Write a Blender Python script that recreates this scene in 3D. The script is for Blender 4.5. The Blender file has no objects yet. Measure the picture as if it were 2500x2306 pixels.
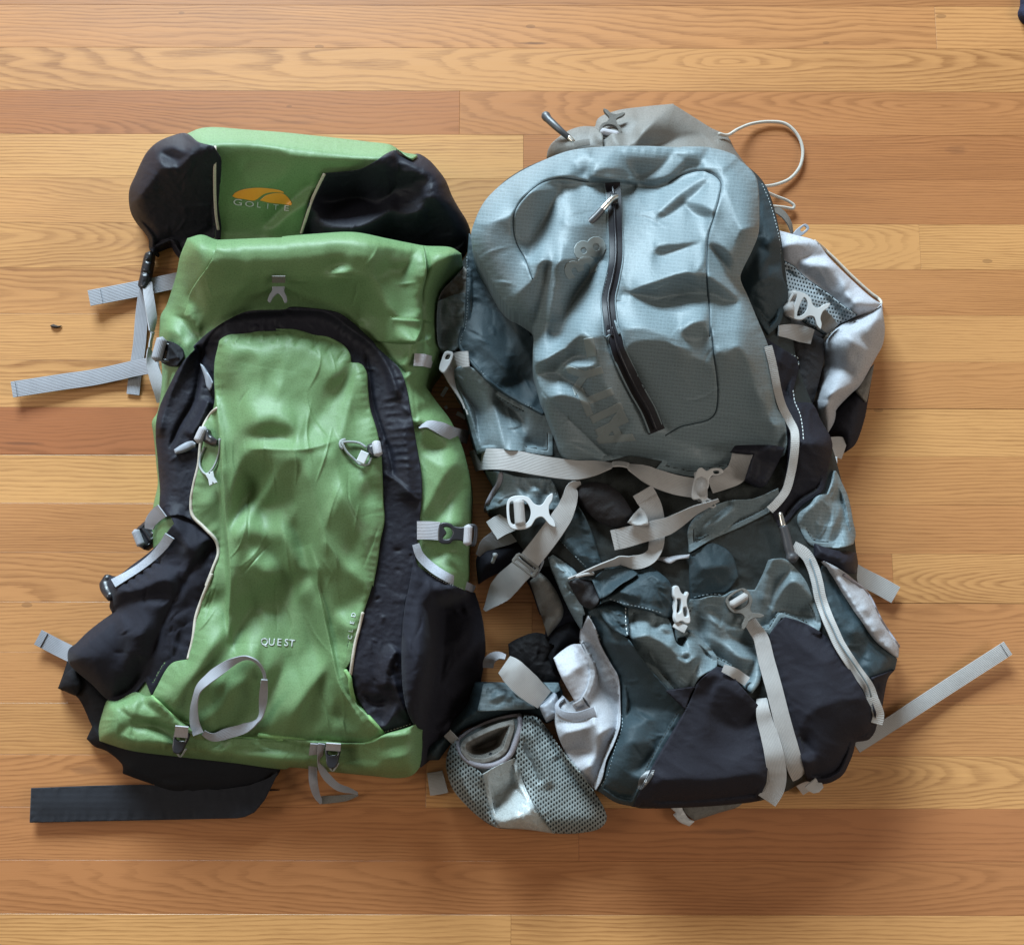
import bpy, bmesh, math, random
import numpy as np
from mathutils import Vector, Matrix

# ------------------------------------------------------------------ camera, light, exposure
SC = bpy.context.scene
COL = SC.collection
F_PX, CAM_H, TILT = 2680.0, 1.274, math.radians(8.52)
YC = CAM_H * math.tan(TILT)                      # floor point in the picture centre -> world origin
cam = bpy.data.cameras.new('camera')
cam.sensor_fit = 'HORIZONTAL'; cam.sensor_width = 36.0
cam.lens = F_PX / 2500.0 * 36.0
cam.clip_start, cam.clip_end = 0.02, 50
cam_o = bpy.data.objects.new('camera', cam); COL.objects.link(cam_o)
cam_o.location = (0, -YC, CAM_H); cam_o.rotation_euler = (TILT, 0, 0)
SC.camera = cam_o

world = bpy.data.worlds.new('World'); SC.world = world; world.use_nodes = True
_bg = world.node_tree.nodes['Background']
_bg.inputs[0].default_value = (1.0, 0.84, 0.66, 1); _bg.inputs[1].default_value = 0.165

def area_light(name, loc, target, size, power, color):
    l = bpy.data.lights.new(name, 'AREA'); l.shape = 'RECTANGLE'
    l.size, l.size_y = size; l.energy = power; l.color = color
    o = bpy.data.objects.new(name, l); COL.objects.link(o)
    o.location = loc
    o.rotation_euler = (Vector(target) - Vector(loc)).to_track_quat('-Z', 'Y').to_euler()
    return o
area_light('window_light', (-1.7, 5.7, 2.8), (0, 0.0, 0), (3.2, 1.9), 1240, (0.69, 0.88, 1.0))
area_light('side_window_light', (-2.9, 0.1, 1.9), (0, -.1, 0), (1.3, 1.4), 34, (1.0, 0.96, 0.90))
area_light('far_window_light', (2.9, -0.5, 1.9), (0, -.2, 0), (1.2, 1.4), 34, (1.0, 0.94, 0.86))

vs = SC.view_settings
vs.view_transform = 'Standard'; vs.look = 'None'; vs.exposure = 0.0; vs.gamma = 1.0; vs.use_curve_mapping = False
SC.cycles.max_bounces = 6
SC.cycles.transparent_max_bounces = 16

# ------------------------------------------------------------------ measuring: picture point + height -> place
CT, ST = math.cos(TILT), math.sin(TILT)
def proj(px, py, z):
    """floor-plan position of a point seen at (px, py) that lies z metres above the floor"""
    px = np.asarray(px, float); py = np.asarray(py, float); z = np.asarray(z, float)
    dx = (px - 1250.0) / F_PX; cy = -(py - 1153.0) / F_PX
    dy = cy * CT + ST; dz = cy * ST - CT
    t = (CAM_H - z) / (-dz)
    return np.stack(np.broadcast_arrays(dx * t, dy * t - YC, z), -1)
MPP = CAM_H / F_PX                               # metres per picture pixel on the floor

FR = dict(F=(0, 0, 1.2481), a=(0, 200, .35176), b=(600, 200, .35176), c=(0, 800, .35176), d=(600, 800, .35176),
          e=(0, 1400, .35176), f=(600, 1400, .35176), g=(1050, 220, .32468), h=(1600, 220, .32468),
          i=(1050, 800, .32468), j=(1600, 800, .32468), k=(1050, 1380, .36806), l=(1600, 1380, .36806),
          m=(300, 700, .21645), n=(200, 1200, .21645), o=(400, 1550, .2495), p=(1700, 1250, .18939),
          q=(1350, 1380, .21645), r=(1300, 240, .17465), s=(800, 650, .21645), t=(1150, 1100, .21645),
          u=(1500, 1100, .21645), v=(1800, 560, .21645), w=(1850, 940, .21645), x=(1350, 700, .21645),
          y=(1050, 800, .21645), z=(1050, 1500, .21645), A=(540, 420, .10978), S=(0, 0, 1.0))
def P(txt):
    """'k 10,20 30,40 l 5,6' -> picture points; an optional third number is a height in mm"""
    fr = FR['F']; out = []
    for tok in txt.split():
        if tok in FR: fr = FR[tok]; continue
        v = [float(q) for q in tok.split(',')]
        out.append([fr[0] + v[0] * fr[2], fr[1] + v[1] * fr[2]] + (v[2:] if len(v) > 2 else []))
    return out

def catmull(pts, closed, step):
    pts = np.asarray(pts, float); n = len(pts)
    if n < 3 and not closed:
        L = np.linalg.norm(pts[1, :2] - pts[0, :2]); k = max(2, int(L / step) + 1)
        return pts[0] + (pts[1] - pts[0]) * np.linspace(0, 1, k)[:, None]
    out = []
    m = n if closed else n - 1
    for i in range(m):
        if closed: p0, p1, p2, p3 = pts[(i - 1) % n], pts[i], pts[(i + 1) % n], pts[(i + 2) % n]
        else:
            p1, p2 = pts[i], pts[i + 1]
            p0 = pts[i - 1] if i > 0 else 2 * p1 - p2
            p3 = pts[i + 2] if i + 2 < n else 2 * p2 - p1
        d1 = max(np.linalg.norm((p1 - p0)[:2]), 1e-6) ** .5
        d2 = max(np.linalg.norm((p2 - p1)[:2]), 1e-6) ** .5
        d3 = max(np.linalg.norm((p3 - p2)[:2]), 1e-6) ** .5
        m1 = (p1 - p0) / d1 - (p2 - p0) / (d1 + d2) + (p2 - p1) / d2
        m2 = (p2 - p1) / d2 - (p3 - p1) / (d2 + d3) + (p3 - p2) / d3
        m1 *= d2; m2 *= d2
        k = max(1, int(np.linalg.norm((p2 - p1)[:2]) / step))
        for s in np.arange(k) / k:
            h = (2*s**3 - 3*s**2 + 1, s**3 - 2*s**2 + s, -2*s**3 + 3*s**2, s**3 - s**2)
            out.append(h[0]*p1 + h[1]*m1 + h[2]*p2 + h[3]*m2)
    if not closed: out.append(pts[-1])
    return np.array(out)

# ------------------------------------------------------------------ numpy noise
_rng = np.random.RandomState(7)
_ang = _rng.rand(256, 256) * 2 * np.pi
_GX, _GY = np.cos(_ang), np.sin(_ang)
def perlin(x, y):
    ix = np.floor(x).astype(int); iy = np.floor(y).astype(int)
    fx = x - ix; fy = y - iy
    u = fx*fx*fx*(fx*(fx*6-15)+10); v = fy*fy*fy*(fy*(fy*6-15)+10)
    def g(a, b): 
        A, B = (ix + a) & 255, (iy + b) & 255
        return _GX[A, B]*(fx-a) + _GY[A, B]*(fy-b)
    a = g(0,0); b = g(1,0); c = g(0,1); d = g(1,1)
    return ((a + (b-a)*u) + ((c + (d-c)*u) - (a + (b-a)*u))*v) * 1.5
def wrinkle(X, Y, scale, ang=0.0, aniso=1.0, seed=0.0):
    c, s = math.cos(math.radians(ang)), math.sin(math.radians(ang))
    U = (X*c + Y*s) / (scale*aniso) + seed*13.7; V = (-X*s + Y*c) / scale + seed*7.3
    wu = perlin(U*.7 + 31.2, V*.7 + 5.1); wv = perlin(U*.7 + 3.3, V*.7 + 91.7)
    U2, V2 = U + .55*wu, V + .55*wv
    r1 = 1 - 2.2*np.abs(perlin(U2, V2))
    r2 = 1 - 2.2*np.abs(perlin(U2*2.1 + 17, V2*2.1 + 9))
    lo = perlin(U*.6 + 50, V*.6 + 77)
    return (r1*.6 + r2*.28*np.clip(.5 + r1, 0, 1) + lo*.6)

# ------------------------------------------------------------------ "top" map: height of whatever is uppermost so far (mm)
TP = 2.0
TW, TH = int(2600/TP), int(2400/TP)
TX0, TY0 = -50.0, -50.0
TOP = np.zeros((TH, TW))
def bil(A, gx, gy):
    h, w = A.shape
    gx = np.clip(gx, 0, w - 1.001); gy = np.clip(gy, 0, h - 1.001)
    ix = gx.astype(int); iy = gy.astype(int); fx = gx - ix; fy = gy - iy
    return (A[iy, ix]*(1-fx) + A[iy, ix+1]*fx)*(1-fy) + (A[iy+1, ix]*(1-fx) + A[iy+1, ix+1]*fx)*fy
def top_at(px, py): return bil(TOP, (np.asarray(px) - TX0)/TP, (np.asarray(py) - TY0)/TP)
def blur(A, s, axes=(0, 1)):
    """gaussian-like blur: three box blurs, s in cells"""
    r = max(1, int(round(s)))
    for ax in axes:
        for _ in range(3):
            B = np.pad(A, [(r+1, r) if q == ax else (0, 0) for q in (0, 1)], mode='edge')
            Cs = np.cumsum(B, ax)
            A = (Cs[2*r+1:] - Cs[:-2*r-1])/(2*r+1) if ax == 0 else (Cs[:, 2*r+1:] - Cs[:, :-2*r-1])/(2*r+1)
    return A

def spread(A, r):
    """largest value within r cells"""
    for ax in (0, 1):
        B = A.copy()
        for k in range(1, r + 1):
            for sg in (1, -1):
                S_ = np.roll(A, sg*k, ax)
                if ax == 0: S_[(slice(0, k) if sg > 0 else slice(-k, None))] = 0
                else: S_[:, (slice(0, k) if sg > 0 else slice(-k, None))] = 0
                B = np.maximum(B, S_)
        A = B
    return A
def inside(px, py, poly):
    x1, y1 = poly[:, 0], poly[:, 1]; x2, y2 = np.roll(x1, -1), np.roll(y1, -1)
    r = np.zeros(px.shape, bool)
    for a, b, c, d in zip(x1, y1, x2, y2):
        if b == d: continue
        m = ((b > py) != (d > py)) & (px < (c - a)*(py - b)/(d - b) + a)
        r ^= m
    return r
def seg_dist(px, py, poly, closed=True):
    """distance, nearest point, signed side and arc parameter to a polyline"""
    A = poly if closed else poly[:-1]
    B = np.roll(poly, -1, 0) if closed else poly[1:]
    best = np.full(px.shape, 1e18); nx = np.zeros(px.shape); ny = np.zeros(px.shape)
    sg = np.ones(px.shape); tt = np.zeros(px.shape)
    ln = np.linalg.norm(B - A, axis=1); cum = np.concatenate([[0], np.cumsum(ln)]); tot = max(cum[-1], 1e-6)
    for q in range(len(A)):
        ax, ay = A[q]; dx, dy = B[q] - A[q]; L2 = dx*dx + dy*dy
        if L2 < 1e-9: continue
        t = np.clip(((px-ax)*dx + (py-ay)*dy)/L2, 0, 1)
        qx = ax + t*dx; qy = ay + t*dy
        d2 = (px-qx)**2 + (py-qy)**2
        m = d2 < best
        best = np.where(m, d2, best); nx = np.where(m, qx, nx); ny = np.where(m, qy, ny)
        sg = np.where(m, np.sign(dx*(py-ay) - dy*(px-ax)), sg); tt = np.where(m, (cum[q] + t*ln[q])/tot, tt)
    return np.sqrt(best), nx, ny, sg, tt

def add_fold(Z, X, Y, amp, wl, wr, txt, ends=.22, sharp=.25):
    """ridge (amp > 0) or crease (amp < 0) along a line; wl / wr: how far it falls off to its left / right (px)"""
    pts = catmull([p[:2] for p in P(txt)], False, 7.0)
    R = 4.2*max(wl, wr)
    x0, x1 = pts[:, 0].min() - R, pts[:, 0].max() + R; y0, y1 = pts[:, 1].min() - R, pts[:, 1].max() + R
    cx = np.where((X[0] >= x0) & (X[0] <= x1))[0]; cy = np.where((Y[:, 0] >= y0) & (Y[:, 0] <= y1))[0]
    if len(cx) == 0 or len(cy) == 0: return
    sl = (slice(cy[0], cy[-1]+1), slice(cx[0], cx[-1]+1))
    d, _, _, sg, t = seg_dist(X[sl], Y[sl], pts, False)
    w = np.where(sg > 0, wr, wl)
    e = sharp*min(wl, wr)
    q = (np.sqrt(d*d + e*e) - e)/w
    f = np.exp(-q*(1 + .35*q))
    if ends > 0: f = f*np.clip(t/ends, 0, 1)**.8*np.clip((1-t)/ends, 0, 1)**.8
    Z[sl] += amp*f

def slopes(X, Y, tones, lam, wave, tb, g):
    """cloth relief from a map of facets: each facet is an outline that leans (v > 0) towards the far side or (v < 0) towards the near side"""
    G = np.zeros(X.shape)
    for t in tones:
        pl = catmull([p[:2] for p in P(t[1])], True, 8.0)
        if pl[:, 0].max() < X[0, 0] or pl[:, 0].min() > X[0, -1] or pl[:, 1].max() < Y[0, 0] or pl[:, 1].min() > Y[-1, 0]: continue
        G[inside(X, Y, pl)] = t[0]
    if isinstance(tb, tuple): G = blur(blur(G, max(1, tb[0]/g/1.7), (1,)), max(1, tb[1]/g/1.7), (0,))*MPP*1000
    else: G = blur(G, max(1, tb/g/1.7))*MPP*1000
    ny, nx = G.shape; py_, px_ = ny//2 + 20, nx//2 + 20
    Gp = np.pad(G, ((py_, py_), (px_, px_)))
    ky = 2*np.pi*np.fft.fftfreq(Gp.shape[0], g)[:, None]; kx = 2*np.pi*np.fft.fftfreq(Gp.shape[1], g)[None, :]
    Zf = -1j*ky*np.fft.fft2(Gp)/(ky**2 + lam*kx**2 + (2*np.pi/wave)**2)
    return np.real(np.fft.ifft2(Zf))[py_:py_+ny, px_:px_+nx]

# ------------------------------------------------------------------ objects
def link_mesh(name, me, parent, mat, center=True):
    o = bpy.data.objects.new(name, me); COL.objects.link(o)
    if mat is not None: me.materials.append(mat)
    n = len(me.vertices)
    if center and n:
        co = np.empty(n*3); me.vertices.foreach_get('co', co); co = co.reshape(-1, 3)
        c = (co.min(0) + co.max(0))/2
        me.vertices.foreach_set('co', (co - c).ravel()); o.location = Vector(c)
    if parent is not None:
        o.parent = parent
        pl = Vector(parent['world_at']) if 'world_at' in parent else Vector((0, 0, 0))
        w = o.location.copy(); o.location = w - pl
        o['world_at'] = w
    else: o['world_at'] = o.location.copy()
    me.update()
    return o
def mesh_from(name, V, faces, uv=None, smooth=True):
    me = bpy.data.meshes.new(name)
    V = np.asarray(V, float)
    me.vertices.add(len(V)); me.vertices.foreach_set('co', V.ravel())
    fl = np.concatenate([np.asarray(f, np.int32).ravel() for f in faces]) if isinstance(faces, list) else faces.ravel()
    if isinstance(faces, list):
        lens = np.concatenate([np.full(len(f), np.asarray(f).shape[1]) for f in faces])
    else: lens = np.full(len(faces), faces.shape[1])
    me.loops.add(len(fl)); me.loops.foreach_set('vertex_index', fl.astype(np.int32))
    me.polygons.add(len(lens))
    st = np.concatenate([[0], np.cumsum(lens)[:-1]])
    me.polygons.foreach_set('loop_start', st.astype(np.int32)); me.polygons.foreach_set('loop_total', lens.astype(np.int32))
    me.polygons.foreach_set('use_smooth', np.full(len(lens), smooth))
    if uv is not None:
        l = me.uv_layers.new(name='UVMap'); l.data.foreach_set('uv', np.asarray(uv, np.float32)[fl].ravel())
    me.update(calc_edges=True); me.validate()
    return me
def thing(name, label, cat, at):
    o = bpy.data.objects.new(name, None); COL.objects.link(o); o.empty_display_size = .05
    o.location = at; o['world_at'] = Vector(at); o['label'] = label; o['category'] = cat
    return o

def outline_of(pl, step=6.0, corner=52.0):
    """closed outline through the points: smooth, but keeping real corners"""
    n = len(pl); a = pl - np.roll(pl, 1, 0); b = np.roll(pl, -1, 0) - pl
    turn = np.degrees(np.abs(np.arctan2(a[:, 0]*b[:, 1] - a[:, 1]*b[:, 0], (a*b).sum(1))))
    ci = [i for i in range(n) if turn[i] > corner]
    if len(ci) < 1: return catmull(pl, True, step)
    out = []
    for q, i in enumerate(ci):
        j = ci[(q+1) % len(ci)]; m = (j - i) % n or n
        seg = pl[[(i + k) % n for k in range(m + 1)]]
        out.append(catmull(seg, False, step)[:-1])
    return np.concatenate(out)
def panel(name, parent, mat, outline, z0=0.0, drape=None, off=1.5, bulge=0.0, R=60.0, ramp=None, folds=(), wr=None,
          pitch=3.0, skirt=None, pb=.18, zmin=1.5, edge=0.0, sharp_corners=False, lab=None, set_top=True, clampT=None, cut=True, over=False, tones=None, lam=.10, wave=1100.0, tblur=1.5, tamp=2.3, cre=None, pucker=(1.5, 15.0), grow=0.0):
    """a sewn piece of cloth with the given outline: rests at z0 (mm) or drapes over what lies below, bulges, folds"""
    pl = np.array([p[:2] for p in P(outline)])
    poly = pl if sharp_corners else outline_of(pl)
    if sharp_corners:
        poly = np.concatenate([np.linspace(pl[q], pl[(q+1) % len(pl)], max(2, int(np.linalg.norm(pl[(q+1) % len(pl)]-pl[q])/6)), endpoint=False) for q in range(len(pl))])
    if grow:
        tg_ = np.roll(poly, -1, 0) - np.roll(poly, 1, 0); tg_ /= np.linalg.norm(tg_, axis=1)[:, None] + 1e-9
        sa = np.sum(poly[:, 0]*np.roll(poly[:, 1], -1) - np.roll(poly[:, 0], -1)*poly[:, 1])
        poly = poly + np.stack([tg_[:, 1], -tg_[:, 0]], 1)*grow*(1 if sa > 0 else -1)
    g = pitch; mrg = 3
    x0 = poly[:, 0].min() - mrg*g; y0 = poly[:, 1].min() - mrg*g
    nx = int((poly[:, 0].max() - x0)/g) + mrg + 2; ny = int((poly[:, 1].max() - y0)/g) + mrg + 2
    X, Y = np.meshgrid(x0 + np.arange(nx)*g, y0 + np.arange(ny)*g)
    ins = inside(X, Y, poly)
    d, qx, qy, _, arc = seg_dist(X, Y, poly, True)
    d = np.where(ins, d, -d)
    arc = arc*np.linalg.norm(np.diff(np.vstack([poly, poly[:1]]), axis=0), axis=1).sum()
    if drape is not None:
        gx, gy = (X - TX0)/TP, (Y - TY0)/TP
        i0, i1 = int(max(0, gy.min() - 30)), int(min(TH, gy.max() + 30)); j0, j1 = int(max(0, gx.min() - 30)), int(min(TW, gx.max() + 30))
        sub = TOP[i0:i1, j0:j1]
        B = blur(spread(sub, 3), drape/TP/1.7) if drape > 0 else sub
        base = bil(B, gx - j0, gy - i0) + off
        if clampT is not None: base = np.clip(base, clampT[0], clampT[1])
    else: base = np.full(X.shape, float(z0))
    Z = base
    if bulge:
        t = np.clip(d/R, 0, 1); pr = np.sqrt(np.clip(1 - (1-t)**2, 0, 1))
        if pb: pr = blur(pr, max(1, R*pb/g))*.75 + pr*.25
        Z = Z + bulge*pr
    if ramp:
        for (ra, dz) in ramp:
            (ax, ay), (bx, by) = [q[:2] for q in P(ra)]
            t = np.clip(((X-ax)*(bx-ax) + (Y-ay)*(by-ay))/((bx-ax)**2 + (by-ay)**2), 0, 1)
            Z = Z + dz*(t*t*(3-2*t))
    Zb = Z
    Z = np.zeros(X.shape)
    if tones: Z += tamp*slopes(X, Y, tones, lam, wave, tblur, g)
    for f in folds: add_fold(Z, X, Y, *f)
    if cre:                                                       # fine random creases: count, height, width, length, direction, spread
        rg = random.Random(int(poly[0, 0]*7 + poly[0, 1]*13)); ok = np.argwhere(d > 8)
        for _ in range(cre[0] if len(ok) else 0):
            i_, j_ = ok[rg.randrange(len(ok))]; cx_, cy_ = X[i_, j_], Y[i_, j_]
            an = math.radians(rg.gauss(cre[4], cre[5])); L_ = cre[3]*rg.uniform(.5, 1.5); bd = rg.uniform(-.25, .25)
            ux, uy = math.cos(an)*L_/2, math.sin(an)*L_/2
            am = cre[1]*rg.uniform(.4, 1.3)*rg.choice((1, 1, -1)); w1 = cre[2]*rg.uniform(.7, 1.4); w2 = w1*rg.uniform(1, 4)
            add_fold(Z, X, Y, am, w1, w2, 'S %.1f,%.1f %.1f,%.1f %.1f,%.1f' % (cx_-ux, cy_-uy, cx_ - uy*bd, cy_ + ux*bd, cx_+ux, cy_+uy), .45)
    if wr:
        for w_ in (wr if isinstance(wr, list) else [wr]):
            fade = np.clip(d/25.0, .25, 1)
            Z += w_[0]*fade*wrinkle(X, Y, *w_[1:])
    if pucker and pitch > 1.9: Z += pucker[0]*perlin(arc/pucker[1] + x0*.11, d/60.0 + y0*.07)*np.exp(-np.clip(d, 0, None)/17.0)*(1 - np.exp(-np.clip(d, 0, None)/2.5))
    if edge: Z += edge*np.exp(-np.clip(d, 0, None)/4.0)
    if over:
        gx, gy = (X - TX0)/TP, (Y - TY0)/TP
        i0, i1 = int(max(0, gy.min() - 30)), int(min(TH, gy.max() + 30)); j0, j1 = int(max(0, gx.min() - 30)), int(min(TW, gx.max() + 30))
        bl = bil(blur(spread(TOP[i0:i1, j0:j1], 4), 6), gx - j0, gy - i0) + off
        q = Zb - bl; Zb = bl + .5*(q + np.sqrt(q*q + 36.0))
    Z = np.maximum(Zb + Z, zmin)
    # keep clear of what lies directly below, along the rim (further in, the covered cloth is left out)
    if drape is not None or over:
        i0, i1 = int(max(0, (y0 - TY0)/TP - 20)), int(min(TH, (y0 + ny*g - TY0)/TP + 20)); j0, j1 = int(max(0, (x0 - TX0)/TP - 20)), int(min(TW, (x0 + nx*g - TX0)/TP + 20))
        mx = TOP[i0:i1, j0:j1]
        if set_top: mx = spread(mx, 3)
        below = bil(mx, (X - TX0)/TP - j0, (Y - TY0)/TP - i0) + min(off, .8)
        Z = np.maximum(Z, below - np.clip((d - 12.0)*1.6, 0, 400))
    cxm, cym = X[:-1, :-1] + g/2, Y[:-1, :-1] + g/2
    keep = inside(cxm, cym, poly)
    if cut:
        for rc in REC:
            if rc['top'] or poly[:, 0].min() > rc['x1'] or poly[:, 0].max() < rc['x0'] or poly[:, 1].min() > rc['y1'] or poly[:, 1].max() < rc['y0']: continue
            rx, ry = rc['cx'], rc['cy']
            m = rc['keep'] & (bil(d, (rx - x0)/g, (ry - y0)/g) > 14.0) & (rx > x0) & (rx < x0 + (nx-1)*g) & (ry > y0) & (ry < y0 + (ny-1)*g)
            if m.any(): rc['keep'] &= ~m
    if skirt is None: skirt = 4.0
    me = bpy.data.meshes.new(name); o = bpy.data.objects.new(name, me); COL.objects.link(o); me.materials.append(mat)
    o.parent = parent
    if lab: o['label'] = lab
    REC.append(dict(o=o, parent=parent, keep=keep, cx=cxm, cy=cym, X=X, Y=Y, Z=Z, qx=qx, qy=qy, orig=keep.copy(), g=g, x0g=x0, y0g=y0, skirt=skirt, top=not set_top,
                    x0=poly[:, 0].min(), x1=poly[:, 0].max(), y0=poly[:, 1].min(), y1=poly[:, 1].max()))
    if set_top:
        gi0, gi1 = int((y0 - TY0)/TP), int((y0 + ny*g - TY0)/TP); gj0, gj1 = int((x0 - TX0)/TP), int((x0 + nx*g - TX0)/TP)
        gi0, gj0 = max(gi0, 0), max(gj0, 0); gi1, gj1 = min(gi1, TH), min(gj1, TW)
        GX, GY = np.meshgrid(TX0 + np.arange(gj0, gj1)*TP, TY0 + np.arange(gi0, gi1)*TP)
        m = inside(GX, GY, poly)
        zz = bil(Z, (GX - x0)/g, (GY - y0)/g)
        blk = TOP[gi0:gi1, gj0:gj1]; blk[m] = np.maximum(zz[m], 0)
    return o
REC = []
def finish_panels():
    for rc in REC:
        keep, X, Y, Z, g, o = rc['keep'], rc['X'], rc['Y'], rc['Z'], rc['g'], rc['o']
        def count(k):
            c = np.zeros(X.shape, int); c[:-1, :-1] += k; c[1:, :-1] += k; c[:-1, 1:] += k; c[1:, 1:] += k; return c
        c0 = count(rc['orig']); used = count(keep) > 0
        if not used.any(): bpy.data.objects.remove(o); continue
        idx = -np.ones(X.shape, int); idx[used] = np.arange(used.sum())
        bnd = used & (c0 < 4)
        vx = np.where(bnd, rc['qx'], X)[used]; vy = np.where(bnd, rc['qy'], Y)[used]
        vz = bil(Z, (vx - rc['x0g'])/g, (vy - rc['y0g'])/g)
        V = proj(vx, vy, vz/1000.0)
        ii, jj = np.where(keep)
        quads = np.stack([idx[ii+1, jj], idx[ii+1, jj+1], idx[ii, jj+1], idx[ii, jj]], 1)
        e = np.concatenate([quads[:, [0, 1]], quads[:, [1, 2]], quads[:, [2, 3]], quads[:, [3, 0]]])
        key = np.sort(e, 1); code = key[:, 0].astype(np.int64)*len(V) + key[:, 1]
        u, inv, c = np.unique(code, return_inverse=True, return_counts=True)
        be = e[c[inv] == 1]
        isb = bnd[used]; be = be[isb[be[:, 0]] & isb[be[:, 1]]]
        bv = np.unique(be); mp = -np.ones(len(V), int); mp[bv] = len(V) + np.arange(len(bv))
        Vl = V[bv].copy(); Vl[:, 2] = np.maximum(vz[bv] - rc['skirt'], .6)/1000.0
        fc = quads
        if len(be): fc = np.concatenate([quads, np.stack([be[:, 1], be[:, 0], mp[be[:, 0]], mp[be[:, 1]]], 1)])
        uv = np.stack([np.concatenate([vx, vx[bv]]), np.concatenate([vy, vy[bv]])], 1)*MPP
        Va = np.concatenate([V, Vl]); ce = (Va.min(0) + Va.max(0))/2
        me = mesh_from(o.name, Va - ce, fc, uv)
        me.materials.append(o.data.materials[0]); old = o.data; o.data = me; bpy.data.meshes.remove(old)
        par = rc['parent']; o.location = Vector(ce) - (Vector(par['world_at']) if par is not None else Vector())

def smooth1(a, n):
    for _ in range(n):
        b = a.copy(); b[1:-1] = .25*a[:-2] + .5*a[1:-1] + .25*a[2:]; a = b
    return a
def stamp_top(px, py, z, rad):
    for x, y, q, r in zip(px, py, z, rad):
        j0, j1 = int((x - r - TX0)/TP), int((x + r - TX0)/TP) + 1; i0, i1 = int((y - r - TY0)/TP), int((y + r - TY0)/TP) + 1
        if i0 < 0 or j0 < 0 or i1 >= TH or j1 >= TW: continue
        b = TOP[i0:i1, j0:j1]; np.maximum(b, q, out=b)

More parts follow.
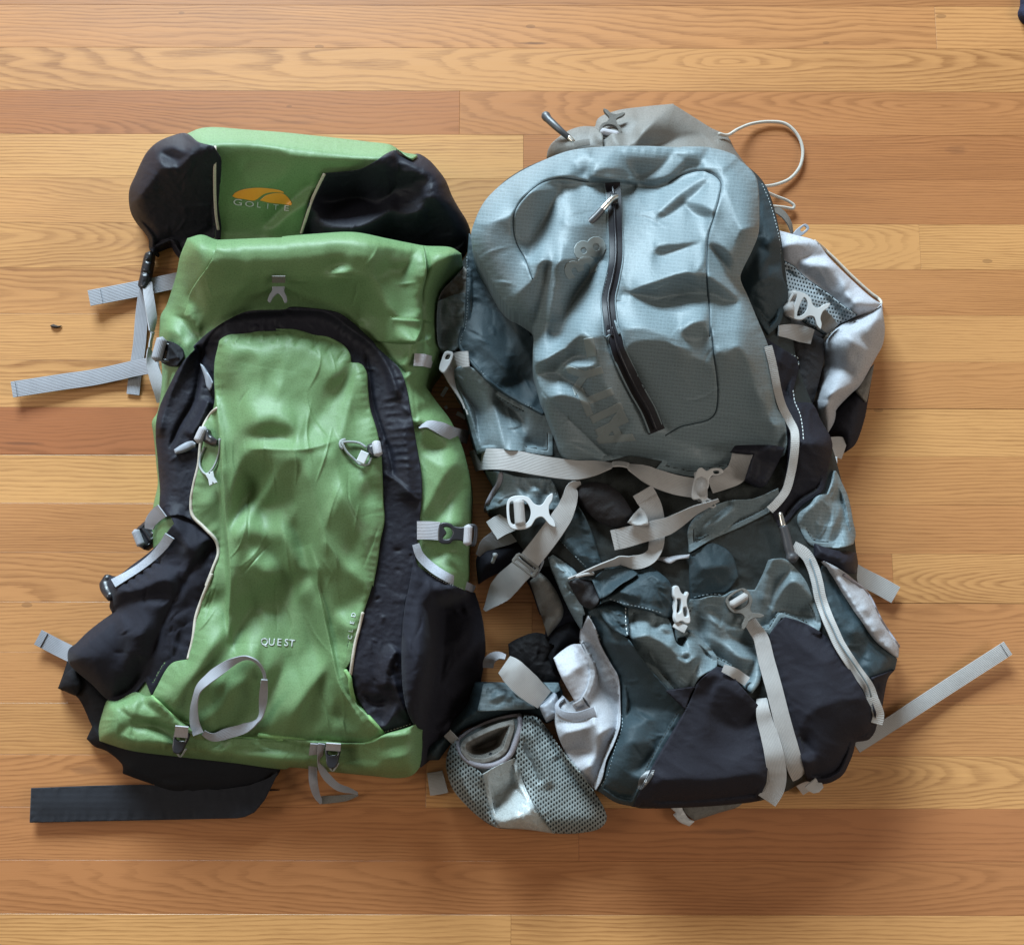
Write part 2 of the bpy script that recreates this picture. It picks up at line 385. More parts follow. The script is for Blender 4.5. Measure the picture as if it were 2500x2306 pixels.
def ribbon(name, parent, mat, path, width, off=2.0, thick=1.3, lift=(), smooth=14, roll=None, widths=None, lab=None, hem=0, settop=True, mats=None):
    """webbing along a path; points may carry an absolute height in mm, otherwise it lies on what is below"""
    raw = P(path)
    has = [len(p) > 2 for p in raw]
    pts = catmull([p[:2] for p in raw], False, 5.0)
    seg = np.concatenate([[0], np.cumsum(np.linalg.norm(np.diff(pts, axis=0), axis=1))])
    n = len(pts); t = seg/seg[-1]
    # parameter of the control points
    rp = np.array([p[:2] for p in raw]); kt = np.array([t[np.argmin(((pts - q)**2).sum(1))] for q in rp]); kt[0], kt[-1] = 0, 1
    W = np.interp(t, np.linspace(0, 1, len(widths)) if widths and not isinstance(widths[0], tuple) else ([w_[0] for w_ in widths] if widths else [0, 1]),
                  ([w_ if not isinstance(w_, tuple) else w_[1] for w_ in widths] if widths else [width, width]))
    tg = np.gradient(pts, axis=0); tg /= np.linalg.norm(tg, axis=1)[:, None] + 1e-9
    nr = np.stack([-tg[:, 1], tg[:, 0]], 1)
    zs = np.max([top_at(pts[:, 0] + nr[:, 0]*W*k, pts[:, 1] + nr[:, 1]*W*k) for k in (-.4, 0, .4)], 0) + off
    zs = np.maximum(smooth1(zs, smooth), 0)
    if any(has):
        kz = np.array([p[2] if h else np.interp(q, t, zs) for p, h, q in zip(raw, has, kt)])
        zs = smooth1(np.interp(t, kt, kz), smooth)
    for (tt, dz, sg) in lift: zs = zs + dz*np.exp(-((t - tt)/sg)**2)
    zs = np.maximum(zs, thick + .4)
    ph = np.zeros(n) if roll is None else np.radians(np.interp(t, [r_[0] for r_ in roll], [r_[1] for r_ in roll]))
    K = 5
    rows = []; low = []; uvs = []
    for k in range(K):
        s = (k/(K-1) - .5)
        ox = nr[:, 0]*W*s*np.cos(ph); oy = nr[:, 1]*W*s*np.cos(ph)
        dz = W*s*np.sin(ph)*MPP*1000
        cr = .35*(1 - (2*s)**2)
        zt = np.maximum(zs + dz + cr, .8)
        rows.append(proj(pts[:, 0] + ox, pts[:, 1] + oy, zt/1000))
        uvs.append(np.stack([seg*MPP, W*s*MPP], 1))
    T_ = np.stack(rows, 1)                                        # n, K, 3
    du = np.gradient(T_.mean(1), axis=0); dv = T_[:, -1] - T_[:, 0]
    nn = np.cross(du, dv); nn /= np.linalg.norm(nn, axis=1)[:, None] + 1e-12
    nn = np.where((nn[:, 2:3] < 0) & (np.abs(np.cos(ph))[:, None] > .3), -nn, nn)
    B_ = T_ - nn[:, None, :]*thick/1000
    B_[..., 2] = np.maximum(B_[..., 2], .0003)
    V = np.concatenate([T_.reshape(-1, 3), B_.reshape(-1, 3)]); N = n*K
    uv = np.concatenate([np.stack(uvs, 1).reshape(-1, 2)]*2)
    q = []
    I = np.arange(n*K).reshape(n, K)
    a = I[:-1, :-1].ravel(); b = I[:-1, 1:].ravel(); c = I[1:, 1:].ravel(); d = I[1:, :-1].ravel()
    q.append(np.stack([a, b, c, d], 1)); q.append(np.stack([d, c, b, a], 1) + N)
    for col, fl in ((0, 0), (K-1, 1)):
        a = I[:-1, col]; b = I[1:, col]
        s_ = np.stack([a, b, b + N, a + N], 1); q.append(s_ if not fl else s_[:, ::-1])
    for row, fl in ((0, 1), (n-1, 0)):
        a = I[row, :-1]; b = I[row, 1:]
        s_ = np.stack([a, b, b + N, a + N], 1); q.append(s_ if not fl else s_[:, ::-1])
    me = mesh_from(name, V, np.concatenate(q), uv)
    bm = bmesh.new(); bm.from_mesh(me); bmesh.ops.recalc_face_normals(bm, faces=bm.faces)
    for ed in bm.edges:
        if len(ed.link_faces) == 2 and ed.calc_face_angle(0) > .8: ed.smooth = False
    bm.to_mesh(me); bm.free()
    o = link_mesh(name, me, parent, mat)
    if lab: o['label'] = lab
    if settop: stamp_top(pts[:, 0], pts[:, 1], zs, W*.38)
    if hem:                                                       # folded and stitched end
        e0 = np.argmin(np.abs(seg - hem)) if hem > 0 else np.argmin(np.abs(seg - (seg[-1] + hem)))
        sl = slice(0, max(e0+1, 3)) if hem > 0 else slice(min(e0, n-3), n)
        txt = 'S ' + ' '.join('%.1f,%.1f,%.2f' % (x, y, z + thick) for (x, y), z in zip(pts[sl][::2] if len(pts[sl]) > 5 else pts[sl], zs[sl][::2] if len(pts[sl]) > 5 else zs[sl]))
        ribbon('hem', o, mat, txt, W[0]*.985 if hem > 0 else W[-1]*.985, thick=1.0, smooth=1, settop=False)
    return o

def tube(name, parent, mat, path, r, off=1.0, smooth=8, sides=8, radii=None, caps=True, lab=None, step=4.0, settop=False):
    """round cord / piping, r in mm"""
    raw = P(path); has = [len(p) > 2 for p in raw]
    pts = catmull([p[:2] for p in raw], False, step)
    seg = np.concatenate([[0], np.cumsum(np.linalg.norm(np.diff(pts, axis=0), axis=1))]); t = seg/seg[-1]
    zs = smooth1(top_at(pts[:, 0], pts[:, 1]) + off, smooth)
    if any(has):
        rp = np.array([p[:2] for p in raw]); kt = np.array([t[np.argmin(((pts - q)**2).sum(1))] for q in rp]); kt[0], kt[-1] = 0, 1
        kz = np.array([p[2] if h else np.interp(q, t, zs) for p, h, q in zip(raw, has, kt)])
        zs = smooth1(np.interp(t, kt, kz), smooth)
    zs = np.maximum(zs, r)
    C = proj(pts[:, 0], pts[:, 1], zs/1000); n = len(C)
    rr = (np.full(n, r) if radii is None else np.interp(t, [q[0] for q in radii], [q[1] for q in radii]))/1000
    tg = np.gradient(C, axis=0); tg /= np.linalg.norm(tg, axis=1)[:, None] + 1e-12
    up = np.array([0, 0, 1.0]); s1 = np.cross(tg, up); ln = np.linalg.norm(s1, axis=1)[:, None]
    s1 = np.where(ln > 1e-3, s1/np.maximum(ln, 1e-9), np.array([1.0, 0, 0])); s2 = np.cross(s1, tg)
    A = np.arange(sides)*2*np.pi/sides
    V = (C[:, None] + rr[:, None, None]*(np.cos(A)[None, :, None]*s1[:, None] + np.sin(A)[None, :, None]*s2[:, None])).reshape(-1, 3)
    I = np.arange(n*sides).reshape(n, sides); J = np.roll(I, -1, 1)
    q = np.stack([I[:-1].ravel(), J[:-1].ravel(), J[1:].ravel(), I[1:].ravel()], 1)
    f = [q]
    if caps:
        V = np.concatenate([V, [C[0] - tg[0]*rr[0]*.6, C[-1] + tg[-1]*rr[-1]*.6]]); a0, a1 = len(V)-2, len(V)-1
        f.append(np.stack([J[0], I[0], np.full(sides, a0)], 1)); f.append(np.stack([I[-1], J[-1], np.full(sides, a1)], 1))
    uv = np.stack([np.repeat(seg*MPP, sides), np.tile(A*r/1000, n)], 1)
    if caps: uv = np.concatenate([uv, [[0, 0], [seg[-1]*MPP, 0]]])
    me = mesh_from(name, V, f, uv)
    bm = bmesh.new(); bm.from_mesh(me); bmesh.ops.recalc_face_normals(bm, faces=bm.faces); bm.to_mesh(me); bm.free()
    o = link_mesh(name, me, parent, mat)
    if lab: o['label'] = lab
    if settop: stamp_top(pts[:, 0], pts[:, 1], zs + r, np.full(n, r*1.2))
    return o

def stitches(name, parent, mat, path, dash=6.0, gap=3.4, w=1.5, off=.7):
    pts = catmull([p[:2] for p in P(path)], False, 1.5)
    seg = np.concatenate([[0], np.cumsum(np.linalg.norm(np.diff(pts, axis=0), axis=1))])
    V, Fc = [], []; s = 0
    while s + dash < seg[-1]:
        ss = np.array([s, s + dash*.5, s + dash]); x = np.interp(ss, seg, pts[:, 0]); y = np.interp(ss, seg, pts[:, 1])
        z = np.max(top_at(x, y))*0 + top_at(x, y) + off
        tx, ty = x[-1]-x[0], y[-1]-y[0]; L = math.hypot(tx, ty) + 1e-9; nx_, ny_ = -ty/L*w/2, tx/L*w/2
        b = len(V)
        for k, hh in ((0, -.5), (1, .35), (2, -.5)):
            for sg in (-1, 1):
                V.append(proj(x[k] + nx_*sg, y[k] + ny_*sg, (z[k] + hh)/1000))
        Fc += [(b, b+2, b+3, b+1), (b+2, b+4, b+5, b+3)]
        s += dash + gap
    if not V: return
    me = mesh_from(name, np.array(V), np.array(Fc))
    o = link_mesh(name, me, parent, mat); o['kind'] = 'stuff'
    return o

# flat moulded pieces: 2D outlines (mm) with holes, rounded edges, placed at a picture point
def plate(name, parent, mat, outer, holes, at, ang, zmm, thick=3.0, bevel=.5, scale=1.0, tilt=(0, 0), lab=None, smooth=True):
    cu = bpy.data.curves.new(name, 'CURVE'); cu.dimensions = '2D'; cu.fill_mode = 'BOTH'
    cu.extrude = max(.05, (thick/2 - bevel))/1000; cu.bevel_depth = bevel/1000; cu.bevel_resolution = 1; cu.offset = -bevel/1000
    for ring in [outer] + list(holes):
        r_ = catmull(np.array(ring, float), True, 1.0) if smooth else np.array(ring, float)
        sp = cu.splines.new('POLY'); sp.points.add(len(r_) - 1)
        for p_, (x, y) in zip(sp.points, r_): p_.co = (x*scale/1000, -y*scale/1000, 0, 1)
        sp.use_cyclic_u = True
    tmp = bpy.data.objects.new(name, cu)
    me = bpy.data.meshes.new_from_object(tmp)
    bpy.data.objects.remove(tmp)
    c = proj(at[0], at[1], zmm/1000)
    M = Matrix.Translation(Vector(c)) @ Matrix.Rotation(-math.radians(ang), 4, 'Z') @ Matrix.Rotation(math.radians(tilt[0]), 4, 'X') @ Matrix.Rotation(math.radians(tilt[1]), 4, 'Y')
    me.transform(M)
    for p_ in me.polygons: p_.use_smooth = False
    o = link_mesh(name, me, parent, mat)
    if lab: o['label'] = lab
    return o
def pt(txt): return P(txt)[0][:2]

def lettering(name, parent, mat, txt, at, size_px, ang, off=.6, squash=1.0, thick=.35, spacing=1.0, bold=0.0, lab=None):
    cu = bpy.data.curves.new(name, 'FONT'); cu.body = txt; cu.size = 1.0; cu.space_character = spacing; cu.offset = bold
    cu.align_x = 'CENTER'; cu.align_y = 'CENTER'; cu.resolution_u = 3
    tmp = bpy.data.objects.new(name, cu); me = bpy.data.meshes.new_from_object(tmp); bpy.data.objects.remove(tmp)
    bm = bmesh.new(); bm.from_mesh(me)
    bmesh.ops.triangulate(bm, faces=bm.faces)
    for _ in range(4):
        ed = [e_ for e_ in bm.edges if e_.calc_length()*size_px > 4]
        if not ed: break
        bmesh.ops.subdivide_edges(bm, edges=ed, cuts=1); bmesh.ops.triangulate(bm, faces=bm.faces)
    n = len(bm.verts); co = np.array([v.co[:] for v in bm.verts])
    c, s = math.cos(math.radians(ang)), math.sin(math.radians(ang))
    x = co[:, 0]*size_px*squash; y = -co[:, 1]*size_px
    px = at[0] + x*c - y*s; py = at[1] + x*s + y*c
    W = proj(px, py, (top_at(px, py) + off)/1000)
    for v, w_ in zip(bm.verts, W): v.co = w_
    r = bmesh.ops.extrude_face_region(bm, geom=list(bm.faces))
    for v in [g_ for g_ in r['geom'] if isinstance(g_, bmesh.types.BMVert)]: v.co.z += thick/1000
    bmesh.ops.recalc_face_normals(bm, faces=bm.faces)
    bm.to_mesh(me); bm.free()
    o = link_mesh(name, me, parent, mat)
    if lab: o['label'] = lab
    return o
def decal(name, parent, mat, outline, off=.5, pitch=1.5, lab=None, sharp=False):
    return panel(name, parent, mat, outline, drape=0, off=off, pitch=pitch, skirt=.6, set_top=False, lab=lab, sharp_corners=sharp, cut=False)

# ------------------------------------------------------------------ materials
class NT:
    def __init__(s, name):
        s.m = bpy.data.materials.new(name); s.m.use_nodes = True; s.t = s.m.node_tree
        s.b = s.t.nodes['Principled BSDF']; s.out = s.t.nodes['Material Output']
    def n(s, kind, **kw):
        nd = s.t.nodes.new(kind)
        for k, v in kw.items(): setattr(nd, k, v)
        return nd
    def l(s, a, b): s.t.links.new(a, b)
    def put(s, sock, v):
        if hasattr(v, 'is_linked') or isinstance(v, bpy.types.NodeSocket): s.l(v, sock)
        else: sock.default_value = v
    def math(s, op, a, b=0.0, c=0.0, clamp=False):
        nd = s.n('ShaderNodeMath', operation=op, use_clamp=clamp)
        s.put(nd.inputs[0], a); s.put(nd.inputs[1], b); s.put(nd.inputs[2], c); return nd.outputs[0]
    def mix(s, f, a, b, blend='MIX'):
        nd = s.n('ShaderNodeMix', data_type='RGBA', blend_type=blend)
        s.put(nd.inputs[0], f); s.put(nd.inputs[6], a); s.put(nd.inputs[7], b); return nd.outputs[2]
    def noise(s, vec, scale, detail=2.0, rough=.5, dist=0.0):
        nd = s.n('ShaderNodeTexNoise'); s.l(vec, nd.inputs['Vector'])
        nd.inputs['Scale'].default_value = scale; nd.inputs['Detail'].default_value = detail
        nd.inputs['Roughness'].default_value = rough; nd.inputs['Distortion'].default_value = dist
        return nd.outputs['Fac']
    def mapping(s, vec, scale=(1, 1, 1), rot=(0, 0, 0), loc=(0, 0, 0)):
        nd = s.n('ShaderNodeMapping'); s.l(vec, nd.inputs[0])
        s.put(nd.inputs['Scale'], scale); s.put(nd.inputs['Rotation'], rot); s.put(nd.inputs['Location'], loc); return nd.outputs[0]
    def ramp(s, f, stops):
        nd = s.n('ShaderNodeValToRGB'); s.l(f, nd.inputs[0]); e = nd.color_ramp.elements
        while len(e) < len(stops): e.new(.5)
        for q, (p_, c_) in zip(e, stops): q.position = p_; q.color = c_ if len(c_) == 4 else (*c_, 1)
        return nd.outputs[0]
    def bump(s, h, dist, strength=1.0, prev=None):
        nd = s.n('ShaderNodeBump'); s.l(h, nd.inputs['Height']); nd.inputs['Distance'].default_value = dist; nd.inputs['Strength'].default_value = strength
        if prev is not None: s.l(prev, nd.inputs['Normal'])
        return nd.outputs[0]
def rgb(r, g, b): return (r, g, b, 1)

def fabric(name, col, rough=.42, spec=.5, var=.10, crinkle=.0006, weave=.00010, rip=0.0, rip_rot=-6, sheen=.0, wscale=1500, tint=(.55, .75, .9), rip_pitch=.0042):
    m = NT(name); uv = m.n('ShaderNodeTexCoord').outputs['UV']
    big = m.noise(uv, 9, 3, .55); fine = m.noise(uv, 420, 2, .6); grain = m.noise(uv, 560, 1, .5)
    c = m.mix(m.math('MULTIPLY', m.math('SUBTRACT', big, .35, clamp=True), var*4), rgb(*col), rgb(*[q*.72 for q in col]))
    c = m.mix(m.math('MULTIPLY', fine, var), c, rgb(*[min(1, q*1.35) for q in col]))
    c = m.mix(m.math('MULTIPLY', m.math('SUBTRACT', grain, .42, clamp=True), 1.5), c, rgb(*[q*.55 for q in col]))
    # woven threads
    wv = m.mapping(uv, (wscale, wscale, 1))
    ch = m.n('ShaderNodeTexChecker'); m.l(wv, ch.inputs[0]); ch.inputs['Scale'].default_value = 1.0
    cr = m.noise(uv, 70, 4, .6, .4)
    nrm = m.bump(cr, crinkle, 1.0) if crinkle else None
    cr2 = m.noise(uv, 260, 2, .5, .3)
    nrm = m.bump(cr2, crinkle*.16, 1.0, nrm)
    nrm = m.bump(ch.outputs['Fac'], weave, .5, nrm)
    if rip:
        rv = m.mapping(uv, (1/rip_pitch, 1/rip_pitch, 1), (0, 0, math.radians(rip_rot)))
        sx = m.n('ShaderNodeSeparateXYZ'); m.l(rv, sx.inputs[0])
        ln = None
        for o_ in (sx.outputs[0], sx.outputs[1]):
            fr = m.math('ABSOLUTE', m.math('SUBTRACT', m.math('FRACT', o_), .5))
            q = m.math('LESS_THAN', fr, .13)
            ln = m.math('MULTIPLY', q, .45) if ln is None else m.math('MAXIMUM', ln, q)
        nrm = m.bump(ln, .00010, rip, nrm)
        c = m.mix(m.math('MULTIPLY', ln, .42*rip), c, rgb(*[min(1, q*1.9 + .05) for q in col]))
    m.l(c, m.b.inputs['Base Color'])
    rr = m.math('ADD', m.math('MULTIPLY', fine, .12), rough - .06)
    m.l(rr, m.b.inputs['Roughness']); m.b.inputs['Specular IOR Level'].default_value = spec
    if sheen: m.b.inputs['Sheen Weight'].default_value = sheen; m.b.inputs['Sheen Roughness'].default_value = .4
    m.l(nrm, m.b.inputs['Normal'])
    return m.m
def webbing(name, col, rough=.55, pitch=.0017, spec=.35, cross=False):
    m = NT(name); uv = m.n('ShaderNodeTexCoord').outputs['UV']
    sx = m.n('ShaderNodeSeparateXYZ'); m.l(uv, sx.inputs[0])
    a = m.math('SINE', m.math('MULTIPLY', sx.outputs[0 if cross else 1], 2*math.pi/pitch))
    b = m.math('SINE', m.math('MULTIPLY', sx.outputs[0], 2*math.pi/.0011))
    h = m.math('ADD', m.math('MULTIPLY', a, .5), m.math('MULTIPLY', m.math('MULTIPLY', b, a), .35))
    sp = m.noise(uv, 60, 3, .6)
    c = m.mix(m.math('MULTIPLY', m.math('SUBTRACT', .5, m.math('MULTIPLY', a, .5)), .30), rgb(*col), rgb(*[q*.6 for q in col]))
    c = m.mix(m.math('MULTIPLY', m.math('SUBTRACT', sp, .45, clamp=True), 1.1), c, rgb(*[q*.62 for q in col]))
    m.l(c, m.b.inputs['Base Color']); m.b.inputs['Roughness'].default_value = rough; m.b.inputs['Specular IOR Level'].default_value = spec
    m.b.inputs['Sheen Weight'].default_value = .15
    m.l(m.bump(h, .00025, .8), m.b.inputs['Normal']); return m.m
def plastic(name, col, rough=.38, spec=.5, metal=0.0):
    m = NT(name); tc = m.n('ShaderNodeTexCoord').outputs['Object']
    n1 = m.noise(tc, 300, 3, .6)
    c = m.mix(m.math('MULTIPLY', n1, .25), rgb(*col), rgb(*[q*.7 for q in col]))
    m.l(c, m.b.inputs['Base Color']); m.l(m.math('ADD', m.math('MULTIPLY', n1, .15), rough - .07), m.b.inputs['Roughness'])
    m.b.inputs['Specular IOR Level'].default_value = spec; m.b.inputs['Metallic'].default_value = metal
    m.l(m.bump(n1, .00006, .6), m.b.inputs['Normal']); return m.m
def netting(name, col, pitch=.0030, rot=20, hole=.30, rough=.6, stretch=1.5):
    """open knit: real holes where the threads leave them"""
    m = NT(name); uv = m.n('ShaderNodeTexCoord').outputs['UV']
    wp = m.n('ShaderNodeVectorMath', operation='ADD'); nz = m.n('ShaderNodeTexNoise'); m.l(uv, nz.inputs[0]); nz.inputs['Scale'].default_value = 45
    sc = m.n('ShaderNodeVectorMath', operation='SCALE'); m.l(nz.outputs['Color'], sc.inputs[0]); sc.inputs['Scale'].default_value = .0022
    m.l(uv, wp.inputs[0]); m.l(sc.outputs[0], wp.inputs[1])
    v = m.mapping(wp.outputs[0], (1/pitch, 1/(pitch*stretch), 1), (0, 0, math.radians(rot)))
    sx = m.n('ShaderNodeSeparateXYZ'); m.l(v, sx.inputs[0])
    row = m.math('FLOOR', sx.outputs[1])
    shx = m.math('ADD', sx.outputs[0], m.math('MULTIPLY', m.math('MODULO', m.math('ABSOLUTE', row), 2.0), .5))
    fx = m.math('SUBTRACT', m.math('FRACT', shx), .5); fy = m.math('SUBTRACT', m.math('FRACT', sx.outputs[1]), .5)
    r = m.math('SQRT', m.math('ADD', m.math('MULTIPLY', fx, fx), m.math('MULTIPLY', fy, fy)))
    solid = m.math('GREATER_THAN', r, hole)
    h = m.math('SMOOTH_MIN', r, .5, .1)
    c = m.mix(m.math('MULTIPLY', m.noise(uv, 200, 2), .5), rgb(*col), rgb(*[q*.6 for q in col]))
    m.l(c, m.b.inputs['Base Color']); m.b.inputs['Roughness'].default_value = rough
    m.l(solid, m.b.inputs['Alpha']); m.l(m.bump(h, .0009, 1.0), m.b.inputs['Normal']); return m.m

M = {}
M['green'] = fabric('green_nylon', (.140, .240, .106), .48, .32, .10, .0004, .00007)
M['green_edge'] = fabric('green_binding', (.20, .37, .14), .6, .3, .2, .0006, .0002)
M['black'] = fabric('black_nylon', (.0150, .0150, .0225), .56, .18, .12, .0006, .00007)
M['black_stretch'] = fabric('black_stretch_cloth', (.0155, .0155, .0230), .74, .13, .12, .0005, .00015, sheen=.06)
M['black_pad'] = fabric('black_padding', (.0075, .0080, .0110), .75, .2, .12, .0005, .0002)
M['grey'] = fabric('grey_ripstop', (.146, .192, .212), .47, .42, .08, .0005, .00005, rip=.38)
M['grey_plain'] = fabric('grey_coated_nylon', (.140, .182, .200), .48, .38, .08, .0006, .00005, rip=.22)
M['slate'] = fabric('slate_nylon', (.030, .048, .058), .56, .26, .16, .0008, .00008)
M['charcoal'] = fabric('charcoal_cordura', (.0185, .0180, .0255), .70, .16, .15, .0006, .00022)
M['olive'] = fabric('dark_olive_lining', (.030, .034, .033), .66, .2, .15, .0006, .0001)
M['pocket_grey'] = fabric('grey_pocket_lining', (.085, .095, .095), .6, .3, .1, .0006, .0001)
M['silver'] = fabric('silver_stretch_cloth', (.36, .37, .40), .58, .35, .06, .0004, .00008)
M['taupe'] = fabric('taupe_nylon', (.158, .148, .134), .54, .35, .08, .0006, .00006)
M['lining'] = fabric('pale_lining', (.42, .43, .47), .55, .35, .06, .0005, .00005)
M['coated'] = fabric('clear_coated_film', (.38, .41, .41), .36, .6, .08, .0022, .00003)
M['web_grey'] = webbing('grey_webbing', (.30, .305, .34))
M['web_pale'] = webbing('pale_webbing', (.40, .39, .385))
M['web_lilac'] = webbing('pale_lilac_webbing', (.42, .41, .44))
M['web_black'] = webbing('black_webbing', (.011, .012, .018), .65, .0014, .2)
M['piping'] = fabric('beige_piping', (.50, .45, .38), .6, .3, .1, .0004, .0001)
M['binding'] = fabric('grey_binding', (.34, .36, .41), .55, .35, .08, .0005, .0002)
M['mauve'] = fabric('mauve_binding', (.26, .245, .275), .55, .35, .08, .0005, .0002)
M['black_plastic'] = plastic('black_plastic', (.018, .018, .022), .34)
M['dark_plastic'] = plastic('smoke_plastic', (.09, .095, .10), .36)
M['pale_plastic'] = plastic('pale_grey_plastic', (.50, .50, .50), .42)
M['white_plastic'] = plastic('white_plastic', (.56, .58, .60), .40)
M['grey_plastic'] = plastic('grey_plastic', (.26, .28, .32), .42)
M['rubber'] = plastic('dark_rubber', (.055, .055, .06), .42)
M['steel'] = plastic('zip_steel', (.62, .60, .55), .28, .5, .9)
M['zip_black'] = plastic('coated_zip_tape', (.011, .010, .014), .38, .35)
M['zip_pale'] = webbing('pale_zip_tape', (.50, .49, .48), .6, .0022, .3, True)
M['cord'] = webbing('pale_cord', (.50, .47, .42), .65, .0013)
M['cord_grey'] = webbing('grey_cord', (.33, .36, .36), .6, .0013)
M['orange'] = plastic('orange_print', (.86, .35, .040), .36)
M['print_grey'] = plastic('pale_grey_print', (.50, .52, .52), .42)
M['thread'] = plastic('pale_thread', (.52, .56, .56), .6)
M['thread_dim'] = plastic('slate_thread', (.20, .25, .28), .6)
M['print_dim'] = plastic('dull_print', (.205, .235, .235), .5)
M['net'] = netting('grey_netting', (.22, .25, .25), .0034, 24, .31)
M['net_fine'] = netting('fine_grey_netting', (.25, .28, .30), .0036, -12, .27, stretch=1.2)
M['net_black'] = fabric('black_mesh', (.016, .014, .016), .7, .35, .3, .0012, .0006, wscale=420)
M['chip'] = plastic('dark_bark', (.035, .022, .014), .8)
M['navy'] = fabric('navy_cloth', (.018, .020, .045), .8, .2, .2, .001, .0003)

def oak():
    m = NT('varnished_oak')
    tc = m.n('ShaderNodeTexCoord').outputs['Object']
    def at(nm):
        nd = m.n('ShaderNodeAttribute', attribute_type='OBJECT', attribute_name=nm); return nd.outputs['Fac']
    seed, ry, taper, depth, tone, red = at('seed'), at('ring_y'), at('taper'), at('depth'), at('tone'), at('red')
    sx = m.n('ShaderNodeSeparateXYZ'); m.l(tc, sx.inputs[0]); x, y = sx.outputs[0], sx.outputs[1]
    sv = m.n('ShaderNodeCombineXYZ'); m.l(seed, sv.inputs[2]); m.l(m.math('MULTIPLY', seed, 3.7), sv.inputs[0])
    av = m.n('ShaderNodeVectorMath', operation='ADD'); m.l(tc, av.inputs[0]); m.l(sv.outputs[0], av.inputs[1]); p_ = av.outputs[0]
    w1 = m.noise(m.mapping(p_, (3.2, 16, 1)), 1, 3, .55); w2 = m.noise(m.mapping(p_, (2.0, 7, 1)), 1, 3, .5)
    w3 = m.noise(m.mapping(p_, (14, 120, 1)), 1, 3, .6)
    rx = m.math('ADD', m.math('SUBTRACT', y, ry), m.math('MULTIPLY', m.math('SUBTRACT', w1, .5), .022))
    rz = m.math('ADD', m.math('ADD', depth, m.math('MULTIPLY', x, taper)), m.math('MULTIPLY', m.math('SUBTRACT', w2, .5), .060))
    r = m.math('SQRT', m.math('ADD', m.math('MULTIPLY', rx, rx), m.math('MULTIPLY', rz, rz)))
    ph = m.math('ADD', m.math('MULTIPLY', r, m.math('ADD', 190.0, m.math('MULTIPLY', m.math('FRACT', m.math('MULTIPLY', seed, 7.31)), 190.0))), m.math('MULTIPLY', w3, .9))
    fr = m.math('FRACT', ph)
    band = m.ramp(fr, [(0, (.25,)*3), (.10, (.95,)*3), (.30, (.8,)*3), (.52, (.18,)*3), (.85, (0,)*3), (1, (.25,)*3)])
    pores = m.noise(m.mapping(p_, (26, 950, 1)), 1, 2, .6)
    pores = m.math('MULTIPLY', m.math('SUBTRACT', pores, .50, clamp=True), 3.2, clamp=True)
    fleck = m.noise(m.mapping(p_, (9, 260, 1)), 1, 3, .6)
    drift = m.noise(m.mapping(p_, (1.6, 9, 1)), 1, 3, .55)
    bandv = m.noise(m.mapping(p_, (1.1, 22, 1), (0, 0, 0), (4, 9, 0)), 1, 2, .5)
    light = m.mix(red, rgb(.610, .318, .118), rgb(.520, .218, .080))
    dark = m.mix(red, rgb(.225, .085, .024), rgb(.170, .055, .017))
    # plank tone moves the pale wood itself
    light = m.mix(tone, light, m.mix(red, rgb(.390, .168, .060), rgb(.310, .100, .037)))
    streak = m.noise(m.mapping(p_, (34, 1250, 1), (0, 0, 0), (2, 5, 0)), 1, 3, .65)
    streak = m.math('MULTIPLY', m.math('SUBTRACT', streak, .30, clamp=True), 3.0, clamp=True)
    f = m.math('MULTIPLY', m.math('MULTIPLY', band, m.math('ADD', .14, m.math('MULTIPLY', bandv, .66))), m.math('ADD', .35, m.math('MULTIPLY', streak, .85)))
    f = m.math('ADD', f, m.math('MULTIPLY', pores, .30))
    f = m.math('ADD', f, m.math('MULTIPLY', m.math('SUBTRACT', fleck, .5), .55))
    f = m.math('ADD', f, m.math('MULTIPLY', m.math('SUBTRACT', drift, .5), 1.0), clamp=True)
    c = m.mix(f, light, dark)
    # knots, mineral streaks: their own place on the plank
    sxp, syp, srx, sry, sst = at('spot_x'), at('spot_y'), at('spot_rx'), at('spot_ry'), at('spot_s')
    nw = m.noise(m.mapping(p_, (40, 160, 1)), 1, 4, .65)
    ex = m.math('DIVIDE', m.math('SUBTRACT', x, sxp), srx); ey = m.math('DIVIDE', m.math('SUBTRACT', y, syp), sry)
    er = m.math('ADD', m.math('SQRT', m.math('ADD', m.math('MULTIPLY', ex, ex), m.math('MULTIPLY', ey, ey))), m.math('MULTIPLY', m.math('SUBTRACT', nw, .5), 1.5))
    sp = m.math('MULTIPLY', m.ramp(er, [(0, (1,)*3), (.55, (.75,)*3), (1, (0,)*3)]), sst)
    c = m.mix(sp, c, rgb(.085, .034, .020))
    # short dark worm marks and scratches
    dg = m.n('ShaderNodeTexVoronoi'); m.l(m.mapping(p_, (7, 16, 1)), dg.inputs['Vector']); dg.inputs['Scale'].default_value = 1.0; dg.inputs['Randomness'].default_value = 1.0
    dots = m.math('LESS_THAN', dg.outputs['Distance'], .045)
    c = m.mix(m.math('MULTIPLY', dots, .35), c, rgb(.09, .04, .02))
    m.l(c, m.b.inputs['Base Color'])
    m.l(m.math('ADD', .36, m.math('MULTIPLY', fleck, .14)), m.b.inputs['Roughness']); m.b.inputs['Specular IOR Level'].default_value = .42
    m.b.inputs['Coat Weight'].default_value = .18; m.b.inputs['Coat Roughness'].default_value = .22
    hh = m.math('SUBTRACT', m.math('MULTIPLY', m.noise(m.mapping(p_, (5, 30, 1)), 1, 2), .8), m.math('MULTIPLY', pores, .5))
    m.l(m.bump(hh, .00012, .5), m.b.inputs['Normal'])
    return m.m
M['oak'] = oak()
_sub = NT('dark_gap'); _sub.b.inputs['Base Color'].default_value = rgb(.02, .011, .006); _sub.b.inputs['Roughness'].default_value = .9
M['gap'] = _sub.m

